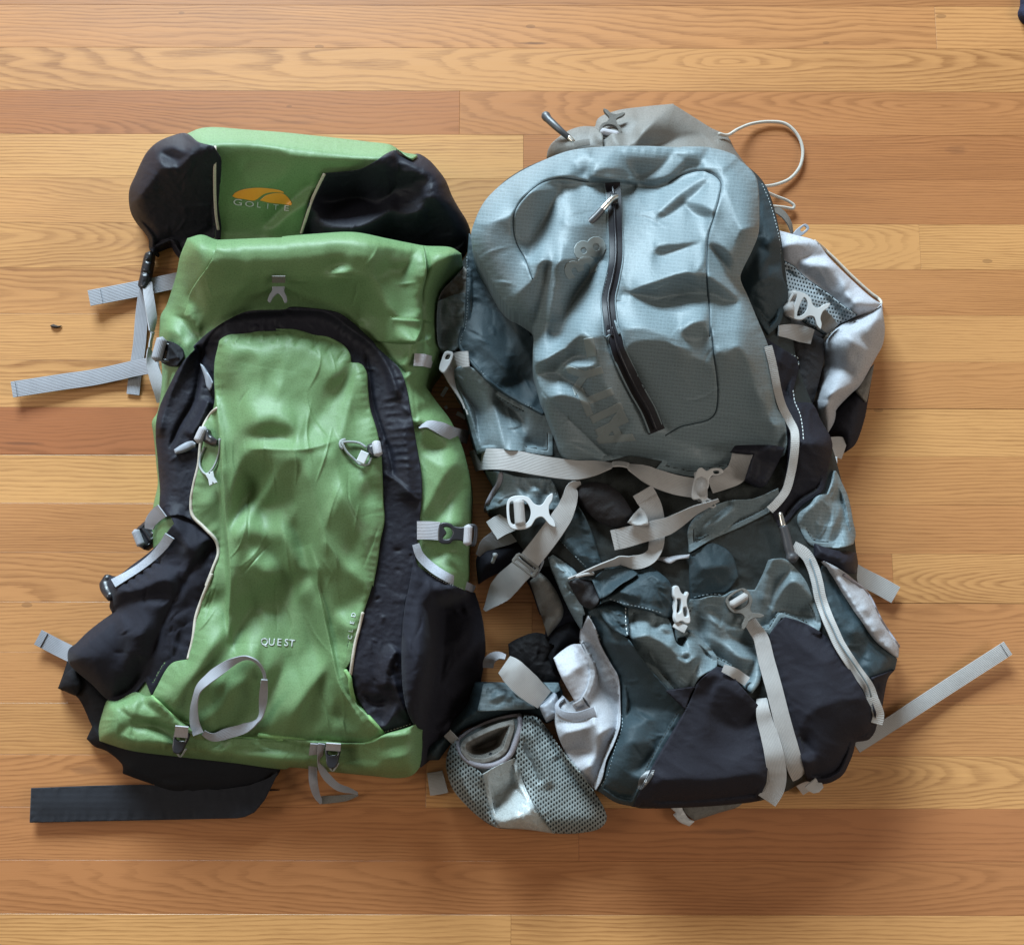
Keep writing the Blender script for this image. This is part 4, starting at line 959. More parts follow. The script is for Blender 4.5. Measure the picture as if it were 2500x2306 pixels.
    # --- front panel
    fp = panel('front_panel', G, M['green'], 'm 1085,610 1180,545 1320,530 1420,520 1540,500 1700,498 1840,488 d 180,8 350,12 480,50 560,60 640,95 690,130 722,180 728,240 800,250 835,300 845,420 862,560 905,700 935,850 945,1000 952,1200 960,1330 930,1480 915,1600 880,1800 f 880,60 850,160 815,270 790,340 750,480 720,620 690,660 720,700 735,790 760,890 850,990 955,1112 860,1162 700,1168 400,1150 150,1130 e 1988,1150 1700,1135 1500,1125 1380,1105 1240,1020 1160,950 1055,850 1090,780 1190,622 1305,592 1340,450 1360,300 1400,180 1470,0 c 1430,1790 1480,1660 1515,1560 1500,1480 1420,1390 1335,1305 1325,1200 1345,1080 1375,950 1385,830 1410,690 1470,590 1490,500 1485,350 1490,230 1515,120',
          drape=12, off=3.0, bulge=10, R=45, skirt=5, pitch=2.0, wr=[(.5, 90, 80, 2.2, 12)], tones=T_FRONT, tamp=2.0, lam=.12, tblur=(5.0, 20.0), cre=(40, 1.5, 2.0, 120, 86, 14),
          folds=[  # left crisp edge and recess beside it
                 (19, 90, 5, 'm 1100,100 1085,620 1040,850 1035,1100 1060,1330 1085,1600 1110,1840 c 1545,1000 1558,1200 1572,1400 1592,1600 1600,1800 e 1590,250 1585,480', .22),
                 (2.079, 24, 40, 'd 480,820 330,900 210,1010 110,1180 40,1340 c 1900,1600 1860,1800 e 1840,200', .15), (-1.512, 22, 26, 'd 470,850 360,1000 330,1200 400,1500 470,1848 f 420,300', .12), (1.89, 20, 30, 'd 500,830 560,1000 640,1200 760,1400 860,1560', .12),
                 (1.701, 16, 34, 'd 350,1225 250,1285 300,1370 390,1540 460,1760 f 350,200 400,420 430,640', .1), (-1.323, 26, 20, 'd 560,900 600,1150 590,1400 640,1700 f 640,300', .12), (1.512, 26, 26, 'd 90,1350 70,1600 80,1848 f 110,300 180,560 200,800', .12), (1.512, 18, 26, 'd 720,940 780,1120 840,1300', .15), (-1.134, 14, 18, 'd 760,900 840,1060 900,1220', .15), (1.512, 20, 26, 'f 620,360 560,600 470,800 330,1060', .12), (1.323, 18, 22, 'f 700,560 640,760 600,980', .15),
                 (1.323, 14, 22, 'm 1300,620 1500,760 1560,1000 1500,1300', .15), (1.134, 14, 20, 'd 460,150 560,240 600,420 540,640', .15), (1.134, 14, 20, 'd 240,160 260,330 200,520', .15),
                 (5, 44, 9, 'd 0,842 130,838 280,842 420,838 520,815 640,770', .15), (-4, 30, 16, 'd 0,760 150,745 270,770 340,800', .2),
                 (9, 6, 40, 'd 440,1500 500,1700 f 500,80 540,280 600,560 650,770 760,960 870,1120', .3)]
                 + [(2.0, 5, 7, 'm %d,%d %d,%d' % (x, y, x + 40*(k-2.5), y + 110)) for k, (x, y) in enumerate(((1180, 560), (1310, 535), (1440, 525), (1560, 510), (1700, 505), (1830, 500)))]
                 + [(-2.0, 5, 6, 'd %d,%d %d,%d' % (x, y, x - 60, y + 90)) for x, y in ((240, 20), (400, 40), (520, 70), (610, 95), (690, 150))])
    tube('piping', G, M['piping'], 'c 1505,560 1470,590 1410,690 1390,830 1378,950 1347,1080 1327,1200 1336,1300 1420,1388 1500,1478 1516,1560 1482,1660 1432,1790 e 1472,0 1400,180 1360,300 1340,450 1306,590', 1.9, off=1.5, lab='beige piping along the left edge of the front panel')
    tube('piping', G, M['piping'], 'f 812,270 785,380 760,480 740,600 728,700', 1.7, off=1.5)
    tube('fold_edge', G, M['green_edge'], 'f 690,670 720,720 730,790 760,890 850,990 955,1110', 2.2, off=1.0)
    # --- right side pocket
    panel('side_pocket', G, M['black_stretch'], 'd 1175,1560 1190,1640 1300,1720 1430,1780 1560,1835 f 1590,130 1620,220 1645,330 1662,480 1660,560 1640,700 1600,860 1500,960 1480,1080 1340,1240 1215,1345 1200,1330 1218,1200 1218,1090 1165,1045 1120,950 1090,800 1082,500 1100,250 1140,50',
          drape=16, off=3, bulge=16, R=40, skirt=90, wr=[(.8, 55, 70, 1.5, 6)],
          tones=T_RPOCK, cre=(30, 1.6, 3, 60, 80, 30), folds=[(5, 12, 12, 'f %d,%d %d,%d' % (x, y, x + dx, y + 200)) for x, y, dx in ((1330, 40, 60), (1400, 60, 80), (1270, 20, 10), (1470, 90, 80))] + [(-5, 6, 6, 'f 1085,420 1085,700 1110,930', .1)], lab='right black stretch side pocket')
    ribbon('pocket_binding', G, M['binding'], 'd 1180,1500 1210,1580 1290,1660 1400,1730 1500,1775 1588,1815', 22, off=4, widths=[18, 22, 23, 22, 21, 18], roll=[(0, 15), (1, 10)])
    stitches('stitching', G, M['thread'], 'd 1205,1640 1300,1722 1420,1780 1560,1828', 3, 3, 1.3)
    # --- bottom panel
    panel('bottom_panel', G, M['green'], 'e 742,880 800,885 940,822 1010,850 1055,852 1160,950 1240,1022 1380,1108 1500,1128 1700,1140 1988,1160 f 150,1135 400,1155 700,1175 860,1168 960,1118 1090,1080 1172,1050 1186,1080 1218,1092 1216,1250 1202,1345 1150,1400 1050,1418 900,1405 600,1375 300,1345 e 1988,1355 1600,1310 1200,1265 900,1225 690,1160 685,1080 700,1000',
          drape=10, off=1.5, bulge=16, R=28, skirt=30, pitch=2.5, wr=[(.7, 60, 5, 1.8, 3)],
          tones=T_BOTTOM, cre=(20, 1.3, 2.6, 40, 60, 40), folds=[(-6, 10, 16, 'e 780,900 900,990 1060,1040 1240,1100 1400,1150 1700,1165 1988,1175 f 400,1200 800,1215', .05)])
    tube('seam_binding', G, M['green_edge'], 'e 1055,850 1160,950 1240,1020 1330,1040', 1.6, off=.8)
    tube('seam_binding', G, M['green_edge'], 'e 1330,1045 1420,1110 1600,1135 1800,1142 1960,1150', 1.8, off=.8)
    tube('seam_binding', G, M['green_edge'], 'f 90,1118 250,1135 400,1150 560,1160 700,1170 860,1164 960,1115', 2.6, off=1.2)
    stitches('stitching', G, M['piping'], 'f 960,1098 1060,1070 1165,1034', 5, 3, 1.4)
    # --- lettering
    for ch, xy in zip('QUEST', ('o 985,66', 'o 1056,70', 'o 1130,72', 'o 1200,76', 'o 1254,82')):
        lettering('embroidered_letter', G, M['thread'], ch, pt(xy), 25, 5, squash=.95, off=.4, bold=.008, thick=.35)
    for ch, xy in zip('RECYCLED', ('f 708,640', 'f 711,590', 'f 716,540', 'f 720,490', 'f 725,440', 'f 731,395', 'f 740,338', 'f 750,285')):
        if ch in 'LED' or True: lettering('embroidered_letter', G, M['thread'], ch, pt(xy), 15, -80, off=.4, thick=.7) if xy in ('f 731,395', 'f 740,338', 'f 750,285', 'f 725,440') else None
    # --- hardware
    hook_o = [(-6, -7), (6, -7), (5.2, -3), (5, 0), (7, 4), (8, 9), (6.4, 10.4), (4, 6), (0, 2.4), (-4, 6), (-6.4, 10.4), (-8, 9), (-7, 4), (-5, 0), (-5.2, -3)]
    z_ = float(top_at(*pt('F 545,570'))) + 6
    plate('hook_clip', G, M['grey_plastic'], hook_o, [], pt('b 225,1450'), 2, z_, 3, .6, 1.3)
    ribbon('clip_loop', G, M['taupe'], 'b 228,1350 228,1395', 32, off=7, smooth=3)
    # side compression buckle, left top: ladder buckle with a roll of webbing
    bz = float(top_at(*pt('m 520,740'))) + 8
    plate('ladder_buckle', G, M['black_plastic'], [(-9, -10), (-7, -12), (14, -9), (16, -7), (16, 8), (14, 10), (-7, 11), (-9, 9)], [[(-6, -8), (-2.5, -8), (-2.5, 8), (-6, 8)], [(2, -7.5), (5.5, -7), (5.5, 7.5), (2, 8)]], pt('m 455,735'), 12, bz, 5, .9, 1.0, smooth=False)
    tube('webbing_roll', G, M['web_grey'], 'm 440,595,%f 410,700,%f 380,815,%f' % (bz+3, bz+3, bz+3), 6.0, sides=12)
    panel('webbing_tab', G, M['black_pad'], 'm 480,600 600,640 670,700 680,780 610,890 520,890 430,850 470,720', drape=6, off=3, bulge=4, R=14, pitch=2, folds=[(3, 5, 5, 'm 520,660 640,820', .1), (3, 5, 5, 'm 500,820 640,790', .1)])
    # zip pulls
    for nm, path in (('zip_pull', 'm 880,880 930,980 985,1080 990,1150'), ('zip_pull', 'm 575,1840 660,1800 740,1760 800,1760')):
        panel(nm, G, M['grey_plastic'], {'m 880,880 930,980 985,1080 990,1150': 'm 872,868 900,880 960,970 1010,1080 1000,1130 975,1170 945,1130 920,1020 890,930'}.get(path, 'm 575,1835 640,1790 730,1745 790,1740 820,1765 815,1800 740,1840 660,1870 590,1880'), drape=8, off=4, bulge=3, R=8, pitch=1.5, skirt=3)
    # cord locks and cords
    z1 = float(top_at(*pt('m 900,1680'))) + 8
    tube('webbing_roll', G, M['web_lilac'], 'm 915,1600,%f 880,1670,%f 850,1735,%f' % (z1, z1, z1), 5.2, sides=12)
    panel('cord_lock', G, M['black_plastic'], 'm 930,1600 975,1610 985,1660 1060,1720 1055,1780 1000,1790 940,1760 900,1740', drape=6, off=5, bulge=5, R=8, pitch=1.5, skirt=6)
    z2 = float(top_at(*pt('c 1440,960')))
    tube('elastic_cord', G, M['cord_grey'], 'c 1420,830 1390,900 1390,970 1430,1015 1470,985 1505,920 1525,840 1525,770', 1.3, off=3)
    plate('cord_toggle', G, M['white_plastic'], [(-4, -6), (-1, -6), (0, -4), (1, -6), (4, -6), (3, 0), (4, 6), (1, 6), (0, 4), (-1, 6), (-4, 6), (-3, 0)], [], pt('c 1468,1045'), -22, z2 + 9, 3, .6, 1.15, smooth=False)
    z3 = float(top_at(*pt('d 760,840')))
    tube('elastic_cord', G, M['cord_grey'], 'd 665,795 720,790 790,800 835,830', 1.3, off=3)
    tube('elastic_cord', G, M['cord_grey'], 'd 668,800 700,860 750,910 800,950 850,945 870,900', 1.3, off=3)
    tube('cord_loop', G, M['cord_grey'], 'd 690,775 660,785 655,815 670,840', 1.5, off=2)
    plate('cord_toggle', G, M['white_plastic'], [(-4, -5.5), (4, -5.5), (4, 5.5), (-4, 5.5)], [], pt('d 812,898'), 24, z3 + 8, 3, .7, 1.15, smooth=False)
    panel('cord_lock', G, M['black_plastic'], 'd 845,810 890,795 940,800 940,880 900,900 865,885 840,850', drape=6, off=4, bulge=5, R=8, pitch=1.5, skirt=6)
    tube('webbing_roll', G, M['web_lilac'], 'd 905,800 912,840 920,880', 4.6, off=9, sides=12)
    # right compression straps
    ribbon('compression_strap', G, M['web_lilac'], 's 980,1050 1090,1060 1190,1090 1230,1110', 30, off=3, lift=[(.5, 12, .3)], smooth=4, roll=[(0, 5), (.6, 0), (1, 50)])
    ribbon('strap_end', G, M['web_grey'], 'd 1200,690 1260,668 1340,690 1440,735 1545,760', 33, off=3, widths=[10, 24, 33, 33, 33], roll=[(0, 60), (.3, 20), (1, 0)], lift=[(1, 6, .4)])
    rz = float(top_at(*pt('d 1420,1420'))) + 7
    ribbon('compression_strap', G, M['web_lilac'], 'd 1190,1405 1270,1405 1345,1410', 44, off=4)
    plate('side_release_buckle', G, M['black_plastic'], [(-17, -8), (-13, -10), (-6, -9), (-3, -7), (6, -7), (9, -9.5), (17, -10), (19, -8), (19, 9), (17, 11), (9, 10), (6, 7), (-3, 7), (-6, 10), (-14, 10.5), (-17, 8)], [[(11, -6.5), (15, -7), (15, 7.5), (11, 7)], [(-13, -5), (-7, -5), (-4, 0), (-7, 5.5), (-13, 5.5), (-10, 0)]], pt('d 1465,1428'), 4, rz + 3, 6, 1.2, 1.1)
    tube('webbing_roll', G, M['web_lilac'], 'd 1545,1378,%f 1542,1430,%f 1538,1498,%f' % (rz+6, rz+6, rz+6), 4.4, sides=12)
    # left compression buckle over the pocket
    lz = float(top_at(*pt('n 850,300'))) + 6
    ribbon('compression_strap', G, M['web_grey'], 'n 900,215 830,270 770,350 755,420', 36, off=6, smooth=5, widths=[36, 36, 34, 30], roll=[(0, -10), (1, -45)])
    panel('side_release_buckle', G, M['black_plastic'], 'n 680,355 720,320 770,380 800,440 840,450 810,560 760,610 700,655 660,630 610,520 600,440', z0=34, bulge=7, R=10, skirt=16, pitch=1.5, folds=[(-3, 5, 5, 'n 650,420 760,590', .05), (-2.5, 4, 4, 'n 700,380 800,520', .05)])
    tube('webbing_roll', G, M['web_grey'], 'n 605,445,42 635,520,42 665,600,42', 4.6, sides=12)
    # bottom loops and tensioners
    def tens(at, ang, s=1.0):
        z = float(top_at(*at)) + 7
        plate('ladder_buckle', G, M['black_plastic'], [(-9, -13), (9, -13), (10, -6), (8.5, 2), (7, 10), (3.5, 15), (-3.5, 15), (-7, 10), (-8.5, 2), (-10, -6)], [[(-6, -6), (6, -6), (6, -2), (-6, -2)]], at, ang, z, 6, 1.3, s*.82)
        tube('tensioner_cord', G, M['cord_grey'], 'S %f,%f %f,%f %f,%f' % (at[0]-13, at[1]+18, at[0], at[1]+36, at[0]+14, at[1]+18), 1.1, off=2)
        d_ = 'S %f,%f %f,%f' % (at[0]-8, at[1]+2, at[0]+9, at[1]+2)
        tube('buckle_bar', G, M['print_grey'], d_, 1.7, off=8)
        return z
    za = tens(pt('o 160,1040'), 14)
    ribbon('buckle_webbing', G, M['web_lilac'], 'o 175,895 165,1000', 32, off=9, smooth=4)
    tens(pt('o 1652,1180'), 2)
    ribbon('buckle_webbing', G, M['web_lilac'], 'o 1660,1062 1655,1130', 36, off=9, smooth=4)
    b0 = float(top_at(*pt('o 310,960')))
    ribbon('gear_loop', G, M['web_grey'], 'o 335,968 300,870 290,760 300,640 340,520 440,420 560,330 680,260 800,225 900,260 970,360 985,440', 24, off=4, widths=[27, 25, 22, 18, 25, 27, 24, 17, 14, 14, 16], roll=[(0, 20), (.25, 45), (.45, 30), (.62, -10), (.8, -62), (1, -70)], lift=[(.35, 12, .2), (.8, 16, .22)], lab='grey webbing loop standing up at the lower front')
    ribbon('gear_loop', G, M['web_grey'], 'o 985,440 975,560 965,680 940,800 880,860 760,920 620,960 500,1000 440,990 385,955', 24, off=4, widths=[17, 20, 21, 16, 18, 25, 26, 26, 20, 14], roll=[(0, 25), (.3, -40), (.42, -65), (.55, -20), (1, 30)], lift=[(.1, 16, .2), (.5, 6, .2)])
    ribbon('gear_loop', G, M['web_grey'], 'o 1470,1065 1460,1200 1458,1320 1465,1450,30 1500,1570,10 1550,1640,5', 22, off=4, widths=[19, 22, 22, 22, 20, 14], roll=[(0, 0), (.7, 10), (1, 50)])
    ribbon('gear_loop', G, M['web_grey'], 'o 1545,1065 1530,1180 1545,1300 1600,1390,34 1700,1480,24 1830,1520,14 1900,1545,7', 20, off=4, widths=[18, 15, 19, 21, 19, 18, 8], roll=[(0, 20), (.3, 45), (.6, 10), (1, 50)])
    ribbon('gear_loop', G, M['taupe'], 'o 1900,1560,6 1780,1590,5 1640,1605,5 1545,1612,5', 17, off=3, widths=[6, 16, 18, 20])
build_green()

# ================================================================== grey backpack
kp = thing('backpack', 'grey ripstop hiking backpack with pale straps and buckles, open mesh bottle pocket', 'backpack', tuple(proj(1700, 1200, 0)))
T_GLID = [
 (-.10, 'g 320,1080 560,960 620,1200 760,1400 700,1848 520,1540'),
 (.30, 'g 320,1000 400,850 650,640 870,530 1300,430 1400,430 1250,560 1000,640 850,690 700,800 620,930 560,960'),
 (-.36, 'g 830,690 980,655 1150,675 1200,685 1350,585 1540,690 1560,730 1200,720 1000,705'), (-.40, 'g 1190,640 1300,590 1450,600 1520,680 1300,690'),
 (-.25, 'g 1100,460 1200,470 1200,580 1130,640 1090,560'), (-.36, 'g 1440,450 1560,430 1820,450 1750,560 1560,640 1480,560'),
 (-.42, 'h 130,480 330,470 390,510 330,570 200,590 100,700 0,740 g 1560,690 1800,640 1900,520'), (.30, 'h 400,440 600,490 560,560 440,580 350,580'),
 (-.38, 'g 700,790 940,770 900,880 800,1060 740,1160 660,1110 640,950'), (.42, 'g 950,790 1010,790 1000,1000 980,1290 900,1290 720,1290 800,1160 900,950'),
 (-.36, 'g 1180,720 1200,760 1130,880 1050,900 1030,860 1120,780'), (.2, 'g 1010,780 1180,720 1310,720 1330,900 1200,1000 1020,1000'),
 (-.42, 'g 780,1420 830,1280 900,1290 880,1420 840,1600 800,1848 700,1848 640,1560'), (.28, 'g 880,1340 960,1300 930,1600 900,1848 800,1848 840,1600'),
 (-.42, 'g 960,1300 1200,1280 1260,1290 1180,1420 1050,1600 980,1848 900,1848 930,1500'), (.46, 'g 1260,1290 1330,1280 1310,1500 1300,1848 i 1310,60 1200,60 1130,20 1000,60 900,140 780,230 780,0 g 980,1848 1060,1600 1180,1430'),
 (.40, 'g 1440,760 1800,740 h 0,740 400,630 480,680 470,850 400,1050 380,1230 300,1370 0,1470 g 1800,1420 1500,1510 1440,1330 1440,1000'), (-.10, 'h 0,960 370,660 390,680 60,960'),
 (-.12, 'h 220,840 320,850 440,920 430,950 300,930'), (-.16, 'h 0,1180 200,1150 340,1140 200,1190 0,1240'),
 (-.44, 'g 1510,1520 1700,1440 1960,1370 2002,1400 h 390,1380 400,1530 0,1560 g 1700,1560'),
 (.42, 'g 1440,1540 1700,1570 h 0,1570 400,1540 400,1740 300,1760 200,1800 j 250,170 100,100 i 1900,120 1620,0 1450,0 g 1440,1700'), (-.3, 'h 200,1848 260,1760 400,1740 410,1848'),
 (.2, 'h 500,700 600,560 700,640 760,760 770,1000 640,1040 560,800'), (-.24, 'h 640,1060 770,1050 720,1200 640,1400 600,1340'),
 (.36, 'h 400,1180 480,1280 560,1420 660,1560 720,1700 780,1848 700,1848 600,1700 420,1480 390,1400'), (-.38, 'h 410,1160 500,1170 570,1250 620,1350 580,1390 490,1260'),
 (-.38, 'h 400,1400 480,1450 600,1540 640,1600 560,1590 420,1530'), (.30, 'h 410,1540 560,1600 660,1600 760,1848 420,1848'),
 (-.42, 'i 800,260 1000,160 1140,50 1260,200 1300,420 1500,700 1400,850 1330,960 1150,780 900,560 980,510 1180,560 1100,450 960,360 820,350'),
 (.48, 'i 780,230 900,140 1000,60 1130,30 1040,110 900,220 800,255'),
 (.48, 'i 960,330 1000,280 1100,215 1220,240 1240,270 1150,295 1010,300 970,350 1040,400 1180,490 1220,580 1100,520 980,500 860,520 810,360'),
 (-.26, 'i 1480,150 1700,100 2000,200 j 0,130 430,300 470,500 440,680 100,800 i 1800,780 1700,700 1560,400'),
 (.2, 'j 440,60 800,40 900,320 930,500 900,540 800,450 720,250 600,150 450,170'), (-.30, 'j 540,200 620,140 700,250 760,500 870,600 900,650 960,720 960,850 600,880 200,900 100,820 440,680 480,480 450,200'),
 (.34, 'j 870,580 920,560 960,720 900,740 860,690'), (-.2, 'i 1400,960 1500,820 1800,800 j 100,820 300,900 270,1100 0,1050'), (.40, 'i 1030,860 1120,860 1350,985 1300,1000 1150,920'),
]
XB_O = [(-18, -9), (-15, -13), (-6, -14), (0, -12), (5, -6), (10, -5), (16, -12), (20, -14), (19.5, -9), (16.5, -4), (16, 0), (16.5, 4), (19.5, 9), (20, 14), (16, 12), (10, 5), (5, 6), (0, 12), (-6, 14), (-15, 13), (-18, 9)]
XB_H = [[(-15.6, -8.5), (-13.2, -9.5), (-13.2, 9.5), (-15.6, 8.5)], [(-5.5, -10), (-1.2, -7), (1, 0), (-1.2, 7), (-5.5, 10)]]
def xbuckle(parent, at, ang, mat, web, z, s=1.0, tilt=(0, 0), roll=True, lab=None):
    b = plate('side_release_buckle', parent, mat, XB_O, XB_H, at, ang, z, 5.0, .6, s, tilt, lab)
    if roll:
        c, sn = math.cos(math.radians(ang)), math.sin(math.radians(ang)); k = s/(MPP*1000)
        p0 = (at[0] + (-9*c + 10*sn)*k, at[1] + (-9*sn - 10*c)*k); p1 = (at[0] + (-9*c - 10*sn)*k, at[1] + (-9*sn + 10*c)*k)
        tube('webbing_roll', b, web, 'S %f,%f,%f %f,%f,%f %f,%f,%f' % (p0[0], p0[1], z+2, (p0[0]+p1[0])/2, (p0[1]+p1[1])/2, z+2, p1[0], p1[1], z+2), 4.4*s, sides=12)
    return b
def zt(txt, d=0): return float(top_at(*pt(txt))) + d

def build_grey():
    K = kp
    # ---------------- floor level, left: hip belt wing, harness, webbing
    ribbon('strap_end', K, M['web_pale'], 'k 100,1430,5 60,1440,5 -10,1450,4', 50, off=2, widths=[56, 56, 56], lab='pale webbing stub beside the mesh pocket')
    panel('hip_belt', K, M['slate'], 'z 500,760 620,760 1000,770 1290,760 1450,760 1500,900 1450,1150 1310,1230 1180,1130 960,1110 600,1220 380,1300 200,1500 100,1640 -60,1640 -100,1500 100,1350 300,1150 420,1000', z0=6, bulge=26, R=50, skirt=30, wr=[(1, 40, 0, 1.5, 3)], tones=[(-.3, 'z 540,1090 900,1080 1150,1060 1000,1110 600,1220 300,1350'), (.2, 'z -50,1500 150,1350 300,1300 100,1600')])
    panel('hip_belt_facing', K, M['grey'], 'z 600,775 850,770 1000,860 1190,1060 900,1075 530,1090 570,920', drape=4, off=2, pitch=2, tones=[(.3, 'z 600,775 850,780 1150,1050 550,1080'), (-.25, 'z 640,860 760,790 680,900'), (-.25, 'z 660,980 900,880 860,930 740,1010'), (-.2, 'z 830,960 940,920 900,1000')])
    panel('hip_belt_facing', K, M['grey_plain'], 'z 1280,765 1450,765 1470,850 1400,900 1360,860', drape=4, off=2, pitch=2)
    panel('harness_pad', K, M['charcoal'], 't 60,1210 120,1130 300,1040 480,960 640,930 860,1060 1000,1080 1100,1300 1200,1600 1250,1848 q 330,700 200,700 0,760 z 1500,330 1300,250 t 860,1848 780,1848 640,1480 480,1300 200,1420 80,1500', z0=16, bulge=26, R=60, skirt=40, wr=[(1.2, 50, 60, 1.4, 2)])
    panel('shoulder_strap', K, M['taupe'], 't 660,1470 780,1370 870,1450 1000,1660 1040,1848 z 1330,250 1250,0 t 740,1700', drape=8, off=4, bulge=6, R=20, tones=[(-.3, 't 680,1470 870,1450 1000,1660 900,1848 760,1700')])
    panel('harness_pad', K, M['black_pad'], 'q 0,760 120,640 240,600 320,760 370,850 200,900 100,1000 0,1200 z 1390,700 1330,400', z0=22, bulge=18, R=40, skirt=30)
    panel('harness_mesh', K, M['net_black'], 'z 880,330 1000,260 1200,200 1340,240 1500,330 1400,480 1480,700 1450,770 1290,770 1060,600 900,540', z0=8, bulge=7, R=30, skirt=12, wr=[(1.5, 30, 20, 1.4, 2)], cre=(20, 1.5, 2, 30, 30, 60))
    # ---------------- collar at the top
    panel('collar', K, M['taupe'], cre=(14, 1.7, 2.4, 50, 40, 40), outline='g 880,505 900,420 960,360 1050,300 1150,272 1240,275 1262,215 1400,155 1600,125 1830,103 h 130,103 300,210 420,285 540,345 600,450 680,560 760,660 600,800 g 1700,700 1200,660',
          z0=10, bulge=66, R=75, skirt=30, wr=[(.6, 60, 20, 1.5, 2)], tones=[(.36, 'g 1250,230 1400,155 1830,105 1700,210 1560,380 1430,420 1350,300'), (-.36, 'g 1560,400 1680,230 1830,105 h 130,105 300,210 500,330 430,370 280,345 0,420 g 1700,410'), (.34, 'h 0,430 280,345 430,370 540,350 620,500 500,480 200,450'), (-.3, 'g 880,500 960,360 1150,275 1240,280 1290,420 1200,380 1050,420'), (-.2, 'g 1430,190 1560,230 1500,320 1430,300')])
    panel('collar_pocket', K, M['taupe'], 'g 876,505 890,440 960,365 1050,305 1150,275 1240,280 1295,330 1300,440 1100,520', drape=5, off=2, bulge=4, R=20, tones=[(-.26, 'g 876,505 960,365 1150,275 1295,330 1300,440')], lab='darker round flap at the left of the collar')
    # ---------------- right: open hip pocket on the floor
    panel('hip_pocket_base', K, M['charcoal'], 'j 1645,270 1600,540 1570,700 1500,880 1430,935 1380,830 1290,790 1340,640 1500,460', z0=8, bulge=22, R=40, skirt=30, wr=[(1, 40, 60, 1.4, 3)])
    panel('hip_pocket_trim', K, M['taupe'], 'j 1648,265 1615,440 1590,560 1550,520 1510,470 1590,350', drape=4, off=2.5, pitch=2)
    panel('pocket_lining', K, M['lining'], 'h 900,1050 940,1058 1050,1088 1210,1138 1300,1250 1480,1430 1640,1570 1700,1605 1640,1660 1400,1745 1280,1848 1100,1848 960,1750 900,1400', z0=34, bulge=14, R=40, skirt=40, tones=[(.35, 'v 480,20 700,70 880,130 700,140 560,170 490,210'), (-.38, 'v 490,210 560,165 700,140 880,140 1000,270 960,310 740,320 700,360 760,400 1100,420 1180,500 1200,620 1260,700 1290,820 1200,850 900,620 700,460 500,330'), (.42, 'v 700,340 760,315 1000,320 1100,400 1200,480 1300,620 1450,720 1560,800 1500,860 1340,840 1270,760 1220,720 1290,650 1190,590 1170,470 1080,410 900,370'), (-.2, 'v 1300,840 1560,830 1500,930 1350,960')], wr=[(.7, 40, 40, 1.5, 4)])
    panel('pocket_mesh_backing', K, M['slate'], 'v 490,330 640,410 760,530 900,630 1050,730 1200,850 1360,960 1240,1030 1130,1080 980,1180 700,1000 560,700 510,500', drape=4, off=.8, pitch=2.5)
    panel('pocket_netting', K, M['net_fine'], 'v 490,340 640,420 760,540 900,640 1050,740 1200,860 1350,965 1230,1030 1120,1075 980,1160 720,990 575,700 515,500', drape=3, off=4, pitch=2.5, cut=False, tones=[(.3, 'v 520,460 760,560 1000,740 900,800 600,690'), (-.3, 'v 760,560 900,640 1200,860 1340,960 1200,1000 1100,860 950,740')])
    panel('hip_pocket_back', K, M['net_black'], 'v 460,1200 870,1190 980,1240 975,1500 950,1600 890,1848 j 1185,572 1062,562 1042,470 1082,290 1060,228 940,150 v 440,1300', z0=46, bulge=4, R=30, skirt=30, wr=[(1.4, 30, 70, 1.4, 3)])
    panel('hip_pocket', K, M['silver'], 'v 1150,1085 1400,975 1590,890 1632,830 1650,980 1665,1130 1640,1300 1560,1450 1500,1560 w 1140,20 1050,100 880,290 880,330 860,420 790,545 740,440 640,210 615,190 v 900,1848 965,1560 970,1400 975,1240', z0=22, bulge=44, R=60, skirt=46, wr=[(.8, 50, 60, 1.6, 7)],
          tones=[(.30, 'v 1170,1100 1240,1130 1400,1240 1520,1330 1500,1360 1400,1330 1270,1190'), (-.32, 'v 1400,1100 1640,1000 1660,1130 1600,1300 1500,1300 1300,1150'), (-.36, 'v 980,1300 1200,1200 1400,1360 1300,1480 1330,1540 1280,1620 1140,1580 990,1540'), (.46, 'v 985,1570 1140,1580 1280,1640 1340,1740 1300,1780 1200,1848 w 680,120 760,60 700,0'), (-.36, 'v 1340,1740 1400,1620 1560,1440 1500,1580 w 1140,20 1050,100 900,230 760,330 700,300 800,120'), (.24, 'w 660,140 760,160 860,170 780,240 680,260'), (-.32, 'w 700,330 860,300 880,330 780,400 720,430')], lab='silver front of the open hip pocket')
    tube('pocket_rim', K, M['piping'], 'v 870,128 960,200 1100,330 1300,530 1500,710 1605,790 1625,825 1590,885 1400,972 1220,1045 1150,1085 1060,1170 980,1245 972,1400 965,1580 930,1720 890,1848 w 660,90 630,180', 1.7, off=1.0, lab='beige corded rim of the hip pocket')
    stitches('stitching', K, M['thread_dim'], 'v 900,150 1100,345 1300,545 1500,725 1600,800', 5, 3, 2.2, 1.2)
    # ---------------- body under everything
    panel('main_body', K, M['olive'], 'g 300,1100 280,1220 60,1560 i 60,130 170,400 260,650 330,900 430,1090 500,1200 425,1370 560,1480 800,1800 k 800,0 900,180 1010,400 1130,520 1250,740 1260,1060 1170,1280 1100,1490 1350,1600 l 0,1610 690,1560 860,1500 1010,1430 1100,1450 1200,1420 1290,1300 1330,1170 1420,1150 1470,1050 1490,990 1540,740 1600,600 1500,370 1400,180 1340,100 j 1520,1800 1500,1600 1480,1450 1400,1150 1330,900 1180,570 1060,230 h 1000,1530 930,1040 830,720 700,580 400,430 g 1600,420 870,520 500,740',
          z0=46, bulge=40, R=80, skirt=90, wr=[(2.0, 70, 20, 1.5, 2), (1.0, 30, 60, 1.5, 4)], pitch=4)
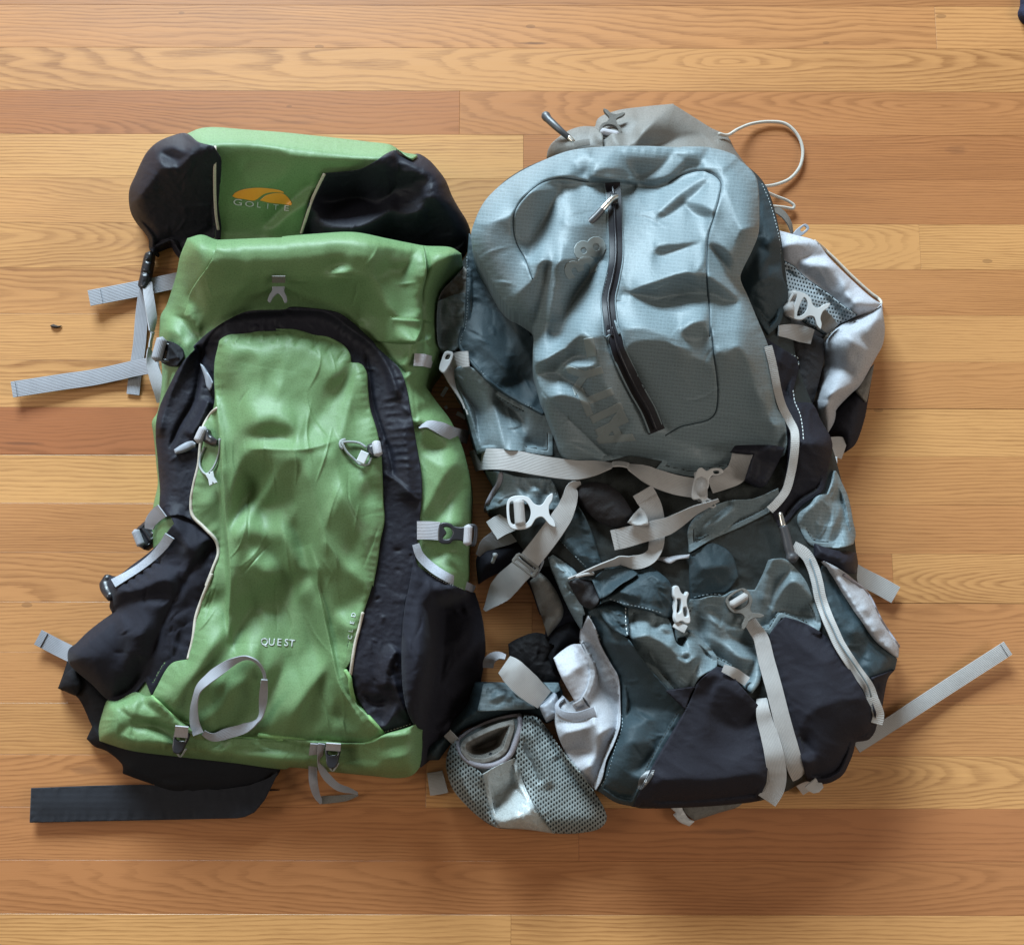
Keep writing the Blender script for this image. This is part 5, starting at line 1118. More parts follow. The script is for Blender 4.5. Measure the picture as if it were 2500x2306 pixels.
    # ---------------- left side panels
    panel('side_panel', K, M['taupe'], cre=(14, 1.7, 2.4, 50, 40, 40), outline='s 1245,380 1300,260 1400,160 1540,0 1600,100 1580,320 1400,360', drape=10, off=2, clampT=(30, 80), skirt=20, tones=[(-.2, 's 1245,380 1540,0 1600,100 1580,320')])
    panel('side_panel', K, M['grey_plain'], cre=(14, 1.7, 2.4, 50, 40, 40), outline='s 1242,392 1400,330 1540,295 1600,420 1590,640 1560,800 1500,890 1400,960 1330,950 1255,900 1232,750 1230,560', drape=10, off=3, clampT=(34, 84), skirt=24, pitch=2.5,
          tones=[(.36, 's 1245,392 1540,300 1520,400 1480,370 1400,350 1300,420'), (-.36, 's 1330,480 1400,370 1480,380 1500,430 1420,540 1400,700 1290,860 1300,620'), (.38, 's 1400,580 1480,470 1545,420 1540,500 1450,600'), (.42, 's 1250,900 1380,720 1490,650 1500,690 1420,800 1360,880 1460,920 1400,960 1300,940'), (-.3, 's 1420,560 1530,520 1480,640 1400,620')])
    panel('side_panel', K, M['grey_plain'], cre=(14, 1.7, 2.4, 50, 40, 40), outline='y 240,560 300,450 420,430 520,480 740,680 980,830 1250,960 1386,1000 1386,1440 1300,1440 1050,1400 850,1380 530,1410 470,1200 420,1020 360,860 270,700', z0=44, bulge=28, R=55, off=2, skirt=40, over=True, pitch=2.5, wr=[(.6, 50, 80, 2.0, 3)],
          tones=[(-.38, 'y 250,560 420,440 740,690 980,830 1386,1000 1386,1440 1060,1400 1050,1100 980,960 800,820 740,850 760,1000 850,1370 620,1390 640,1000 500,900 400,800'), (.5, 'y 735,850 800,815 985,960 1055,1100 1035,1395 850,1375 790,1180 760,1000'), (.34, 'y 430,1040 560,980 610,1000 600,1150 570,1400 520,1410'), (-.2, 'y 600,1000 700,900 750,1100 800,1370 640,1390'), (.2, 'y 1060,1300 1200,1330 1380,1380 1380,1440 1060,1400')], lab='grey cylinder-like left side of the body')
    panel('side_panel', K, M['grey_plain'], cre=(14, 1.7, 2.4, 50, 40, 40), outline='t 160,225 340,240 520,290 900,320 960,420 1000,600 950,680 600,600 430,600 300,640 180,680 165,610 270,440 220,330', z0=40, bulge=22, R=35, off=2, skirt=40, over=True, pitch=2.5,
          tones=[(.4, 't 170,230 340,245 320,340 270,430 220,330'), (-.36, 't 340,270 500,320 530,380 460,560 340,560 350,420'), (.46, 't 510,360 570,370 640,480 690,520 620,520 550,480'), (-.3, 't 570,370 660,330 670,440 640,470'), (.46, 't 660,320 790,330 780,440 680,430'), (-.36, 't 790,330 880,340 860,420 800,500'), (.34, 't 860,420 910,400 900,510 850,520')])
    tube('pocket_binding', K, M['mauve'], 't 345,255 310,380 250,480 190,600 172,670', 3.2, off=1)
    stitches('stitching', K, M['thread_dim'], 't 880,345 940,430 970,560', 5, 3, 2)
    # ---------------- right side: slate wing, black side, bottle pocket
    panel('side_wing', K, M['slate'], cre=(14, 1.7, 2.4, 50, 40, 40), outline='h 745,640 790,690 830,720 880,870 930,1040 945,1250 960,1400 1000,1530 970,1650 940,1750 850,1840 760,1700 640,1430 600,1300 650,1000 700,750', z0=65.7, bulge=11, R=50, off=2, over=True, skirt=50, wr=[(1.2, 40, 70, 1.5, 3)],
          tones=[(.2, 'h 790,700 860,860 930,1100 800,1100 790,850'), (-.36, 'h 870,1130 920,1120 940,1320 820,1310 800,1260'), (.34, 'h 720,1330 790,1180 850,1240 800,1310 920,1320 940,1340 800,1420 700,1500 680,1420'), (-.42, 'h 700,1520 860,1400 950,1420 990,1530 930,1740 840,1830 760,1690'), (.16, 'h 780,720 840,900 860,1080 790,1080')])
    stitches('stitching', K, M['thread'], 'h 800,700 860,840 900,980 935,1130 945,1250', 4, 4, 1.3)
    panel('side_panel', K, M['charcoal'], cre=(14, 1.7, 2.4, 50, 40, 40), outline='j 800,40 850,90 960,160 1060,228 1082,290 1042,470 1062,560 1120,560 1182,572 1250,700 1322,832 1332,900 1292,1100 1262,1222 1100,1340 1000,1450 930,1500 880,1350 980,1150 1000,900 980,740 880,500 820,250', z0=65.1, bulge=13, R=50, off=2, over=True, skirt=60, wr=[(1.6, 45, 70, 1.5, 3)],
          tones=[(.3, 'j 840,120 960,170 930,300 880,260'), (-.3, 'j 960,170 1060,240 1060,320 1030,460 960,480 930,300'), (.3, 'j 960,540 1060,480 1120,580 1060,640 980,600'), (.24, 'j 1150,700 1250,750 1310,850 1200,860'), (-.36, 'j 1050,900 1300,900 1260,1220 1000,1430 1000,1200'), (.2, 'j 1060,620 1130,640 1110,760 1060,740')], lab='black right side of the body')
    stitches('stitching', K, M['thread'], 'j 1020,200 1070,225 1078,290', 5, 3, 2)
    stitches('stitching', K, M['thread'], 'j 1035,470 1050,560 1085,640 1105,740 1115,860', 6, 3, 2.2)
    panel('bottle_pocket', K, M['grey'], 'w 870,950 905,1000 950,1100 1010,1230 1050,1380 1075,1530 1106,1680 1080,1790 960,1830 780,1830 600,1800 460,1560 470,1450 620,1330 690,1240 790,1230 840,1100', z0=24, bulge=26, R=40, off=2, over=True, skirt=60, pitch=2.5, cre=(14, 1.6, 2.4, 50, 70, 30),
          tones=[(.32, 'w 880,1000 960,1110 900,1060'), (-.36, 'w 830,1220 850,1120 930,1100 1000,1260 960,1340 900,1290'), (.40, 'w 950,1330 1030,1310 1060,1520 960,1500 960,1420'), (-.36, 'w 480,1500 640,1350 760,1260 820,1300 830,1450 760,1600 700,1780 560,1700'), (.3, 'w 780,1290 860,1300 870,1450 800,1620 760,1600 830,1450'), (.46, 'w 870,1300 920,1285 962,1330 950,1390 910,1370'), (-.42, 'w 950,1400 950,1520 900,1640 800,1790 860,1600'), (.50, 'w 960,1505 1070,1545 1104,1690 1060,1790 900,1820 800,1800 900,1720 960,1620'), (.36, 'w 470,1470 600,1340 630,1345 520,1450 490,1510')], lab='blue grey bottle pocket on the right')
    panel('pocket_cuff', K, M['black'], 'j 1200,1620 1280,1650 1400,1680 1460,1680 1512,1690 1524,1790 1505,1848 1420,1830 1330,1780 1200,1720', drape=8, off=3, bulge=10, R=24, skirt=30, wr=[(1.4, 24, 20, 1.4, 3)], tones=[(.34, 'j 1360,1690 1500,1700 1480,1760 1400,1750')])
    # small white bits at the right edge
    ribbon('webbing_tab', K, M['web_pale'], 'w 830,700,30 920,700,26 985,720,18', 52, widths=[50, 52, 52])
    ribbon('webbing_tab', K, M['web_pale'], 'w 850,930,34 820,1080,36 785,1220,38', 17)
    plate('cord_clip', K, M['white_plastic'], [(-4, -8), (4, -8), (4, 4), (2, 8), (-4, 8), (-5, 4)], [[(-3, -3), (2, -3), (2, -.5), (-3, -.5)]], pt('w 852,885'), 4, 40, 4, .6, 1.0, smooth=False)
    # ---------------- lower section
    panel('pocket_flap_side', K, M['slate'], 'u 850,1165 980,1090 1100,1042 1250,1100 1340,1200 1400,1420 1260,1590 1130,1600 1000,1640 865,1690 852,1500 848,1300', z0=71.6, bulge=8, R=40, off=2, over=True, skirt=40, wr=[(1.2, 40, 80, 1.5, 5)], tones=[(.24, 'p 0,500 200,400 420,600 300,760 60,700'), (-.25, 'p 0,760 420,720 460,900 300,1020 0,1080')])
    stitches('stitching', K, M['thread_dim'], 'p -30,1095 100,1065 250,1055 340,1075', 6, 4, 2.2)
    panel('lower_pocket', K, M['grey_plain'], tamp=3.0, cre=(14, 1.7, 2.4, 50, 40, 40), outline='p 20,1120 200,1075 340,1080 500,1000 760,1000 900,760 980,600 1140,600 1280,720 1420,900 1500,1100 1600,1340 1600,1500 1560,1560 1300,1440 1100,1360 950,1610 900,1560 l 720,560 700,760 640,850 580,800 480,690 400,650 300,600 200,470 150,480 q 1400,880 1380,700 1550,380', z0=67.1, bulge=13, R=40, off=2, over=True, skirt=40, wr=[(.8, 45, 30, 1.5, 3)],
          tones=[(-.3, 'p 60,1120 340,1080 450,1400 600,1440 780,1680 560,1650 350,1640 100,1500 0,1300'), (.36, 'p 150,1290 250,1330 380,1470 600,1450 640,1500 400,1500 250,1420'), (.44, 'p 330,1650 480,1630 640,1680 790,1690 800,1848 l 690,520 700,640 640,820 600,780 660,640 560,600 440,490'), (-.40, 'l 330,470 440,520 560,610 650,640 600,690 440,640 300,540'), (-.36, 'p 880,1000 980,600 1140,620 1260,740 1120,850 1060,1000 960,1180 900,1560 860,1380'), (.36, 'p 1130,850 1280,730 1420,920 1540,1200 1560,1290 1400,1050 1300,900 1200,890 1080,1010 1000,1150 1050,980'), (-.38, 'p 1200,900 1310,900 1540,1250 1330,1290 1150,1240 960,1590 920,1560 1000,1200'), (.42, 'p 1340,1290 1480,1330 1600,1340 1590,1520 1560,1540 1480,1460 1400,1400'), (.40, 'l 180,460 270,430 350,560 300,600 220,520')])
    panel('lower_pocket', K, M['grey_plain'], tamp=3.0, cre=(14, 1.7, 2.4, 50, 40, 40), outline='q 840,470 1100,500 1180,560 1300,600 1400,880 1480,920 1560,720 1848,1030 1848,1150 1660,1260 1560,1440 1500,1620 1340,1440 1060,1120 920,920 850,760', z0=66.5, bulge=15, R=50, off=2, over=True, skirt=40, pitch=2.5, wr=[(.6, 40, 30, 1.5, 5)],
          tones=[(.46, 'q 850,480 1120,510 1110,700 1200,640 1280,640 1390,880 1300,890 1130,770 1000,800 890,820'), (-.40, 'q 890,830 1060,800 1220,860 1380,990 1480,1100 1600,1050 1670,1030 1600,1180 1580,1320 1500,1620 1340,1440 1060,1120 920,920'), (-.36, 'q 1110,540 1180,560 1220,600 1140,640 1110,700'), (.46, 'q 1380,900 1550,930 1848,1050 1848,1150 1660,1260 1590,1230 1650,1040 1600,1040 1480,1090 1400,1000'), (-.3, 'q 1460,980 1560,980 1550,1040 1470,1050'), (-.3, 'q 1190,700 1320,740 1330,780 1240,770'), (.44, 'q 1480,840 1570,720 1640,820 1700,950 1600,930'), (-.2, 'q 1470,1180 1520,1140 1480,1500 1440,1400')], lab='pale grey crumpled front pocket')
    panel('lower_side', K, M['slate'], cre=(14, 1.7, 2.4, 50, 40, 40), outline='q 400,520 500,470 560,520 640,640 740,740 860,840 920,920 1060,1120 1340,1440 1500,1630 1400,1800 k 1500,1300 1360,1600 1230,1570 1110,1490 1180,1280 1258,1060 1260,800 1200,650 1130,520 q 420,600', z0=59.9, bulge=17, R=60, off=2, over=True, skirt=50, wr=[(1.0, 50, 50, 1.6, 3)],
          tones=[(.3, 'q 480,520 560,560 760,760 640,760 560,640'), (.4, 'q 640,790 700,820 780,950 720,920'), (-.3, 'q 560,900 900,920 1340,1440 1500,1630 1000,1600 760,1500 740,1280'), (.42, 'q 770,1640 860,1620 1120,1700 960,1790 780,1848 k 1260,1100'), (-.3, 'k 1180,1300 1300,1180 1480,1200 1450,1500 1340,1590 1120,1480'), (.24, 'k 1330,1380 1400,1340 1500,1250 1450,1400')])
    panel('lower_side', K, M['slate'], cre=(14, 1.7, 2.4, 50, 40, 40), outline='q 500,480 560,400 680,400 800,460 850,480 860,780 830,800 700,740 600,640', drape=6, off=3, bulge=6, R=20, pitch=2.5, tones=[(.34, 'q 520,490 600,410 800,470 820,620 720,600 700,740 600,640'), (-.3, 'q 690,560 800,640 820,700 730,720')])
    stitches('stitching', K, M['thread'], 'q 820,470 820,620 835,760 870,860', 6, 4, 2)
    stitches('stitching', K, M['thread'], 'q 415,560 460,680 520,800 545,880', 6, 4, 2)
    stitches('stitching', K, M['thread_dim'], 'k 1268,960 1275,1060 1230,1200 1170,1400 1120,1480', 5, 4, 2)
    panel('pocket_flap', K, M['slate'], cre=(14, 1.7, 2.4, 50, 40, 40), outline='k 1108,272 1150,210 1200,172 1330,90 1452,0 1500,30 1590,110 1610,200 1622,330 1570,345 1480,310 1400,290 1300,270 1210,232 1150,245', drape=14, off=8, bulge=10, R=30, skirt=10, pitch=2.5, wr=[(1.4, 34, -20, 1.6, 8)], tones=[(.26, 'k 1200,180 1450,10 1560,90 1480,200 1300,230'), (-.26, 'k 1500,120 1590,120 1615,320 1540,300'), (.3, 'k 1180,220 1300,200 1440,260 1560,300 1400,280 1250,250'), (-.24, 'k 1220,200 1300,170 1400,240 1300,240')], lab='slate flap folded over the pale front pocket')
    stitches('stitching', K, M['thread_dim'], 'k 1190,222 1300,255 1420,280 1540,315', 5, 4, 2)
    panel('bottom_panel', K, M['charcoal'], 'k 1700,950 1766,800 l 70,830 200,955 240,840 330,730 410,670 480,690 560,790 640,880 690,940 720,1100 745,1280 740,1400 690,1560 400,1590 0,1612 k 1500,1600 1350,1600 1400,1480 1500,1300', z0=58, bulge=20, R=70, off=2, over=True, skirt=60, wr=[(.8, 60, 30, 1.5, 3)], tones=[(.3, 'l 240,840 410,670 560,790 500,760 400,720 300,800'), (-.3, 'l 420,800 640,930 690,1000 560,1080 380,1000'), (-.36, 'l 0,1450 400,1420 720,1400 690,1560 0,1610 k 1500,1590')], lab='black bottom panel, left of the pale straps')
    panel('bottom_panel', K, M['charcoal'], 'l 760,470 800,400 860,340 960,370 1080,430 1200,540 1300,700 1400,880 1470,1050 1420,1150 1330,1170 1310,1250 1290,1300 1250,1380 1200,1420 1100,1450 1010,1430 960,1250 870,1000 800,700', z0=60.6, bulge=18, R=70, off=2, over=True, skirt=60, wr=[(.8, 60, 30, 1.5, 6)], tones=[(.2, 'l 860,350 1080,430 1200,560 1150,640 950,500'), (-.26, 'l 1000,1000 1400,900 1420,1140 1200,1400 1010,1400'), (.34, 'l 940,1140 1000,1180 1060,1290 1000,1310')], lab='black bottom panel, right of the pale straps')
    panel('end_panel', K, M['slate'], cre=(14, 1.7, 2.4, 50, 40, 40), outline='l 1110,0 1150,20 1200,80 1280,200 1350,330 1440,450 1530,540 1605,620 1590,690 1500,720 1440,740 1425,790 1380,740 1330,650 1210,450 1130,220 1080,80', z0=57, bulge=10, R=40, off=2, over=True, skirt=50, wr=[(1.0, 34, 60, 1.5, 3)], tones=[(.24, 'l 1150,60 1280,250 1350,380 1300,460 1180,280'), (.26, 'l 1380,480 1440,470 1600,620 1560,680 1440,700 1380,620'), (-.24, 'l 1300,440 1400,460 1380,600 1300,560')])
    panel('end_trim', K, M['silver'], 'l 1120,-30 1200,10 1290,70 1400,180 1450,260 1500,370 1560,460 1615,540 1612,615 1540,560 1480,510 1430,440 1360,330 1250,170 1180,60', drape=8, off=3, bulge=8, R=20, skirt=20, pitch=2.5, tones=[(.3, 'l 1150,-10 1400,190 1500,380 1420,380 1250,150'), (-.36, 'l 1360,300 1400,290 1440,340 1400,350'), (-.36, 'l 1450,440 1500,410 1530,450 1490,480'), (-.3, 'l 1560,510 1600,520 1610,570')], lab='silver strip along the right end')
    tube('pocket_rim', K, M['mauve'], 'l 1250,60 1400,180 1500,370 1612,535', 2.0, off=1.5)
    panel('end_panel', K, M['charcoal'], cre=(14, 1.7, 2.4, 50, 40, 40), outline='l 1440,742 1500,722 1590,690 1545,745 1515,880 1495,1000 1470,1060 1440,900', drape=8, off=2, bulge=6, R=16, skirt=40, pitch=2.5)
    # zip along the right end
    def zip_line(nm, path, w, off=4):
        o = ribbon(nm, K, M['zip_pale'], path, w, off=off, thick=2.0)
        return o
    zip_line('zip', 'p 1250,440 1400,530 1500,700 1560,900 1600,1100 1680,1330 1780,1560 l 1220,520 1330,690 1415,810 1440,880 1480,990 1468,1050', 28)
    tube('zip_coil', K, M['thread_dim'], 'p 1460,600 1530,800 1590,1060 1660,1290 1760,1500 l 1215,500 1330,672 1412,800 1432,870', 1.0, off=2.4)
    # ---------------- lid
    panel('lid_wing', K, M['slate'], cre=(14, 1.7, 2.4, 50, 40, 40), outline='g 292,1070 280,1250 268,1500 252,1848 i 250,0 222,120 225,150 330,285 480,440 560,490 650,545 850,650 960,720 900,500 860,300 860,0 g 760,1848 600,1500 430,1250', z0=79.7, bulge=11, R=60, off=2, over=True, skirt=26, wr=[(1.5, 55, 50, 1.6, 3)],
          tones=[(-.2, 'g 300,1100 430,1380 600,1650 660,1848 400,1500 290,1400'), (.25, 'g 300,1600 500,1640 560,1750 450,1848 270,1848'), (.25, 'i 380,0 560,20 620,200 600,310 460,180'), (-.34, 'i 540,400 620,370 760,370 790,395 640,410 540,430'), (.34, 'i 540,440 660,410 790,400 800,480 760,570 640,520'), (-.25, 'i 640,100 760,240 780,360 640,350 600,260')], lab='slate left wing of the lid')
    stitches('stitching', K, M['thread_dim'], 'g 276,1250 285,1500 262,1800 i 240,60 232,140 340,280 490,430 660,540 840,640', 4, 3.5, 1.6)
    tube('wing_binding', K, M['slate'], 'i 246,0 226,130 335,285 485,438 655,543 850,648', 2.2, off=.6)
    panel('lid', K, M['grey'], 'g 308,1085 330,1000 400,850 500,740 650,630 870,520 1050,455 1300,425 1600,420 1900,430 h 200,425 400,430 600,490 640,530 700,580 760,660 778,760 782,900 775,1080 730,1200 640,1400 650,1450 700,1560 750,1680 800,1800 j 820,60 850,140 885,280 915,450 935,560 960,640 985,760 990,880 970,960 860,1000 600,1060 400,1100 270,1118 150,1095 0,1062 i 1750,1000 1500,960 1400,985 1250,1012 1100,1010 1000,960 940,800 870,600 820,440 785,300 775,150 775,0 g 690,1700 600,1640 520,1540 430,1380 330,1200',
          z0=126, bulge=24, R=55, off=3, over=True, skirt=70, pitch=2.5, tones=T_GLID, tamp=2.6, lam=.13, tblur=(2.5, 5.0), cre=(30, 1.4, 2.4, 80, -12, 25), wr=[(.5, 60, 30, 1.6, 4)], ramp=[('F 1240,640 1330,940', -52), ('F 1240,300 1240,420', 10)],
          folds=[(-2.5, 2.5, 3, 'g 1190,690 980,662 850,690 720,790 640,900 625,1020 650,1150 720,1280 770,1420', .03), (-2.5, 3, 2.5, 'h 100,700 200,640 330,605 420,625 490,690 480,800 440,950 400,1080 385,1250 390,1450 405,1650 410,1848 j 415,0 440,200 470,480 450,640 400,690 300,718 i 1880,745 1770,810', .03),
                 (-2, 3, 3, 'i 780,0 778,240 822,450 1000,640 1200,840 1350,970', .05), (6, 16, 9, 'g 1190,640 1300,660 1420,670 1540,690', .1), (-5, 6, 8, 'g 1180,700 1300,705 1450,705 1560,720', .1)])
    for sp in ('g 1190,690 980,662 850,690 720,790 640,900 625,1020 650,1150 720,1280 770,1420', 'h 100,700 200,640 330,605 420,625 490,690 480,800 440,950 400,1080 385,1250 390,1450 405,1650 410,1848 j 415,0 440,200 470,480 450,640 400,690 300,718 i 1880,745 1770,810'):
        tube('seam', K, M['slate'], sp, .75, off=.25, smooth=3, sides=6)
    # lid zip
    ribbon('lid_zip', K, M['zip_black'], 'g 1372,695 1385,850 1390,1000 1398,1150 1395,1280 1370,1420 1340,1560 1350,1700 1370,1848 i 1372,0 1420,180 1480,320 1560,480 1640,620 1705,780', 33, off=2.0, smooth=6, widths=[37, 33, 31, 30, 30, 28, 32, 38, 40, 42], lab='shiny black zip on the lid')
    stitches('stitching', K, M['grey_plain'], 'g 1440,720 1442,1000 1455,1180 1440,1350 1400,1500 1400,1700 1440,1848', 3, 5, 1.6)
    stitches('stitching', K, M['grey_plain'], 'g 1310,760 1330,1000 1345,1180 1330,1400 1295,1560 1300,1848', 3, 5, 1.4)
    ZL = 'g 1372,720 1385,850 1390,1000 1398,1150 1395,1280 1370,1420 1340,1560 1350,1700 1370,1848 i 1372,0 1420,180 1480,320 1560,480 1640,620 1700,770'
    tube('zip_coil', K, M['zip_black'], ZL, 1.5, off=.8, smooth=4, sides=6)
    for dx in (-1, 1):
        pts_ = catmull([p_[:2] for p_ in P(ZL)], False, 25.0); tg_ = np.gradient(pts_, axis=0); tg_ /= np.linalg.norm(tg_, axis=1)[:, None]
        ed = pts_ + np.stack([-tg_[:, 1], tg_[:, 0]], 1)*dx*17.5
        tube('zip_edge', K, M['grey_plain'], 'S ' + ' '.join('%.1f,%.1f' % (a_, b_) for a_, b_ in ed), 1.0, off=.5, smooth=4, sides=6)
    zz = zt('r 1140,1420', 5)
    pl = tube('zip_pull', K, M['steel'], 'r 1190,1370,%f 1120,1400,%f 1040,1480,%f 960,1570,%f' % (zz, zz+2, zz+4, zz+4), 3.2, radii=[(0, 2.2), (.25, 3.0), (1, 3.6)])
    tube('zip_pull_grip', pl, M['rubber'], 'r 975,1555,%f 880,1660,%f 790,1750,%f 745,1800,%f 740,1850,%f' % (zz+4, zz+4, zz+4, zz+4, zz+3), 4.6, radii=[(0, 3.8), (.6, 4.2), (.75, 3.8), (.9, 5.4), (1, 4.2)], sides=12)
    panel('zip_slider', K, M['black_plastic'], 'r 1090,1330 1180,1330 1200,1400 1190,1470 1120,1480 1080,1420', drape=3, off=2.5, bulge=2, R=5, pitch=1.2)
    # faded lettering on the lid
    for ch, xy, sz, an in (('A', 'x 690,1640', 112, -118), ('L', 'x 655,1500', 112, -116), ('I', 'x 625,1412', 112, -115), ('T', 'x 520,1235', 112, -112), ('Y', 'x 395,985', 112, -108), ('-', 'x 365,690', 150, -100), ('3', 'g 1140,1325', 104, -108), ('8', 'g 1215,1190', 104, -106)):
        lettering('faded_letter', K, M['print_dim'], ch, pt(xy), sz, an, off=.40, thick=.05, bold=.035)
    # ---------------- between lid and lower section
    panel('foam_pad', K, M['net_black'], 't 1150,500 1240,390 1400,350 1560,390 1700,500 1800,650 1848,730 1800,840 1640,870 1480,820 1300,680', drape=14, off=6, bulge=16, R=40, wr=[(1, 30, 0, 1.5, 2)])
    panel('mid_panel', K, M['slate'], cre=(14, 1.7, 2.4, 50, 40, 40), outline='t 1000,560 1120,520 1250,680 1380,960 1450,1200 1500,1300 1300,1340 1180,1200 1020,1020 960,900 980,700', drape=10, off=3, bulge=8, R=30, wr=[(1, 40, 60, 1.6, 3)], tones=[(.25, 't 1040,900 1130,900 1300,1130 1250,1190 1100,1060'), (-.3, 't 1150,560 1380,960 1400,1200 1250,900')])
    stitches('stitching', K, M['thread_dim'], 't 1000,1000 1080,1090 1200,1210 1310,1320', 5, 3, 2)
    panel('lid_underside', K, M['grey_plain'], 'u 830,900 900,760 1050,650 1300,560 1560,540 1848,420 1870,620 1700,720 1400,870 1100,1000 850,1150', z0=69.5, bulge=5, R=30, off=2, over=True, skirt=30, pitch=2.5, tones=[(-.36, 'u 830,900 1300,560 1848,420 1870,620 1400,870 850,1150'), (.48, 'u 1000,860 1140,720 1310,610 1335,650 1200,770'), (.44, 'u 840,1130 860,980 960,950 1100,1000 920,1110')])
    panel('lower_gusset', K, M['grey_plain'], cre=(14, 1.7, 2.4, 50, 40, 40), outline='t 870,1200 920,1170 1060,1260 1190,1370 1240,1500 1160,1560 1240,1700 1290,1848 q 340,560 330,720 200,500 60,200 0,60 t 1000,1500 920,1350', drape=10, off=5, bulge=10, R=30, skirt=30, pitch=2.5, tones=[(.48, 't 880,1210 920,1170 1060,1260 1190,1370 1100,1440 980,1480 920,1350'), (.3, 'q 0,50 120,120 230,400 340,560 330,700 200,500 60,200'), (-.3, 't 1100,1460 1240,1480 1180,1560 1240,1700 1160,1640')])
    panel('inner_pocket', K, M['net_black'], 'q 165,180 300,150 440,170 520,380 480,460 400,480 320,440 250,330', drape=10, off=4, bulge=10, R=26, pitch=2.5, tones=[(.3, 'q 300,300 400,280 420,380 340,420')])
    panel('flap_lining', K, M['slate'], 'q 440,160 560,60 700,20 860,30 960,90 900,140 760,220 620,340 530,380', drape=10, off=4, bulge=4, R=20, pitch=2.5, wr=[(1.6, 26, 40, 1.6, 3)], tones=[(.3, 'q 640,120 800,90 840,160 720,230 640,200')])
    panel('pocket_trim', K, M['lining'], 'u 300,1330 420,1220 620,1190 850,1165 840,1210 700,1230 640,1270 480,1230 380,1290 230,1370', drape=8, off=4, bulge=3, R=8, pitch=2, tones=[(.36, 'u 300,1330 420,1220 850,1165 640,1270')])
    # ---------------- straps and buckles
    ribbon('compression_strap', K, M['web_pale'], 'i 318,1005 370,990 480,985 640,1000 800,1030 960,1055 1100,1068 1230,1052 1330,1036 1440,1028 1560,1066 1700,1130 1850,1180 1990,1205', 50, off=12, widths=[52, 51, 50, 50, 49, 49, 48, 44, 40, 40, 44, 47, 48, 48], roll=[(0, -8), (.1, 0), (.42, 0), (.54, 35), (.62, 74), (.69, 74), (.78, 25), (.88, 5), (1, 0)], smooth=30, lab='long pale strap sweeping under the lid to the right buckle')
    ribbon('strap_loop', K, M['web_pale'], 'u 1450,30 1430,150 1380,250 1250,330 1080,400', 60, off=10, widths=[58, 56, 52, 44, 40], roll=[(0, -25), (.4, 10), (1, 20)], smooth=10)
    panel('webbing_tab', K, M['black'], 'j 570,930 600,885 700,880 900,885 975,905 900,1060 820,1190 780,1195 680,1140 740,950', drape=10, off=8, bulge=4, R=16, skirt=8, pitch=2.5, tones=[(.3, 'j 580,920 610,890 890,885 800,920 720,940')])
    plate('ladder_buckle', K, M['pale_plastic'], [(-10, -16), (-7, -18), (-1, -16), (4, -20), (14, -22), (17, -19), (12, -14), (6, -12), (4, -8), (5, 0), (4, 8), (6, 12), (12, 14), (17, 19), (14, 22), (4, 20), (-1, 16), (-7, 18), (-10, 16)], [[(6, -17), (12, -19), (13, -17), (8, -15)], [(6, 17), (12, 19), (13, 17), (8, 15)]], pt('u 1010,390'), 14, zt('u 1010,390', 4), 5, 1.2, 1.0)
    tube('webbing_roll', K, M['web_pale'], 'u 960,250 980,380 985,520', 6.5, off=5, sides=12)
    # white buckle, left
    ribbon('strap_end', K, M['web_lilac'], 't 90,1190,26 160,1080,30 260,1010,34 420,950,40 560,880,46', 44, widths=[18, 36, 44, 46, 46], roll=[(0, -40), (.4, -10), (1, 0)])
    ribbon('compression_strap', K, M['web_pale'], 't 235,900,62 330,840,64 450,790,68 560,740,72', 50, widths=[52, 52, 50, 46], roll=[(0, 15), (1, 0)])
    xbuckle(K, pt('t 660,690'), -4, M['white_plastic'], M['web_pale'], zt('t 660,690', 14), 1.30, lab='large white buckle on the left strap')
    # long strap running down left
    ribbon('shoulder_webbing', K, M['web_pale'], 't 1240,370,98 1150,400,104 1120,520,106 1060,680,104 960,840,100 860,980,94 760,1110,86 640,1260,74', 50, widths=[16, 34, 42, 50, 52, 52, 52, 52], roll=[(0, 60), (.12, 20), (.3, -10), (1, 0)], smooth=8)
    ribbon('shoulder_webbing', K, M['web_pale'], 't 620,1290,66 500,1400,56 400,1500,46 300,1620,36 200,1740,26 150,1800,20', 56, widths=[54, 58, 62, 60, 40, 14], roll=[(0, 0), (.6, -5), (1, -55)], smooth=8)
    plate('ladder_buckle', K, M['taupe'], [(-13, -5), (13, -5), (15, -2), (15, 6), (13, 8), (-13, 8), (-15, 6), (-15, -2)], [[(-11, -2.5), (11, -2.5), (11, -.5), (-11, -.5)], [(-11, 2.5), (11, 2.5), (11, 5.5), (-11, 5.5)]], pt('t 625,1275'), 37, 76, 4, .9, 1.02, smooth=False)
    plate('ladder_buckle', K, M['grey_plastic'], [(-2.5, -10), (2.5, -10), (4, 0), (2.5, 10), (-2.5, 10), (-4, 0)], [[(-1, -7), (1, -7), (1, 7), (-1, 7)]], pt('t 745,1320'), 28, 74, 3, .6, 1.1)
    tube('cord_end', K, M['white_plastic'], 't 240,1260,36 270,1190,40 275,1165,42', 2.6, radii=[(0, 2.0), (.6, 2.2), (1, 3.2)])
    # middle strap with loose looped end
    ribbon('strap_loop', K, M['web_pale'], 'u 318,452 370,540 430,640 465,760 478,900 470,1060 430,1170 330,1238 200,1258 60,1240 t 1640,1255 1480,1300 1300,1370 1180,1420 1100,1450', 42, off=9, widths=[54, 52, 46, 42, 40, 38, 36, 34, 34, 30, 26, 20, 16, 12, 9], roll=[(0, 0), (.12, 10), (.25, 10), (.42, -30), (.52, -10), (.6, 40), (.75, 60), (1, 66)], smooth=16, hem=26, lab='loose strap end looping behind the middle strap')
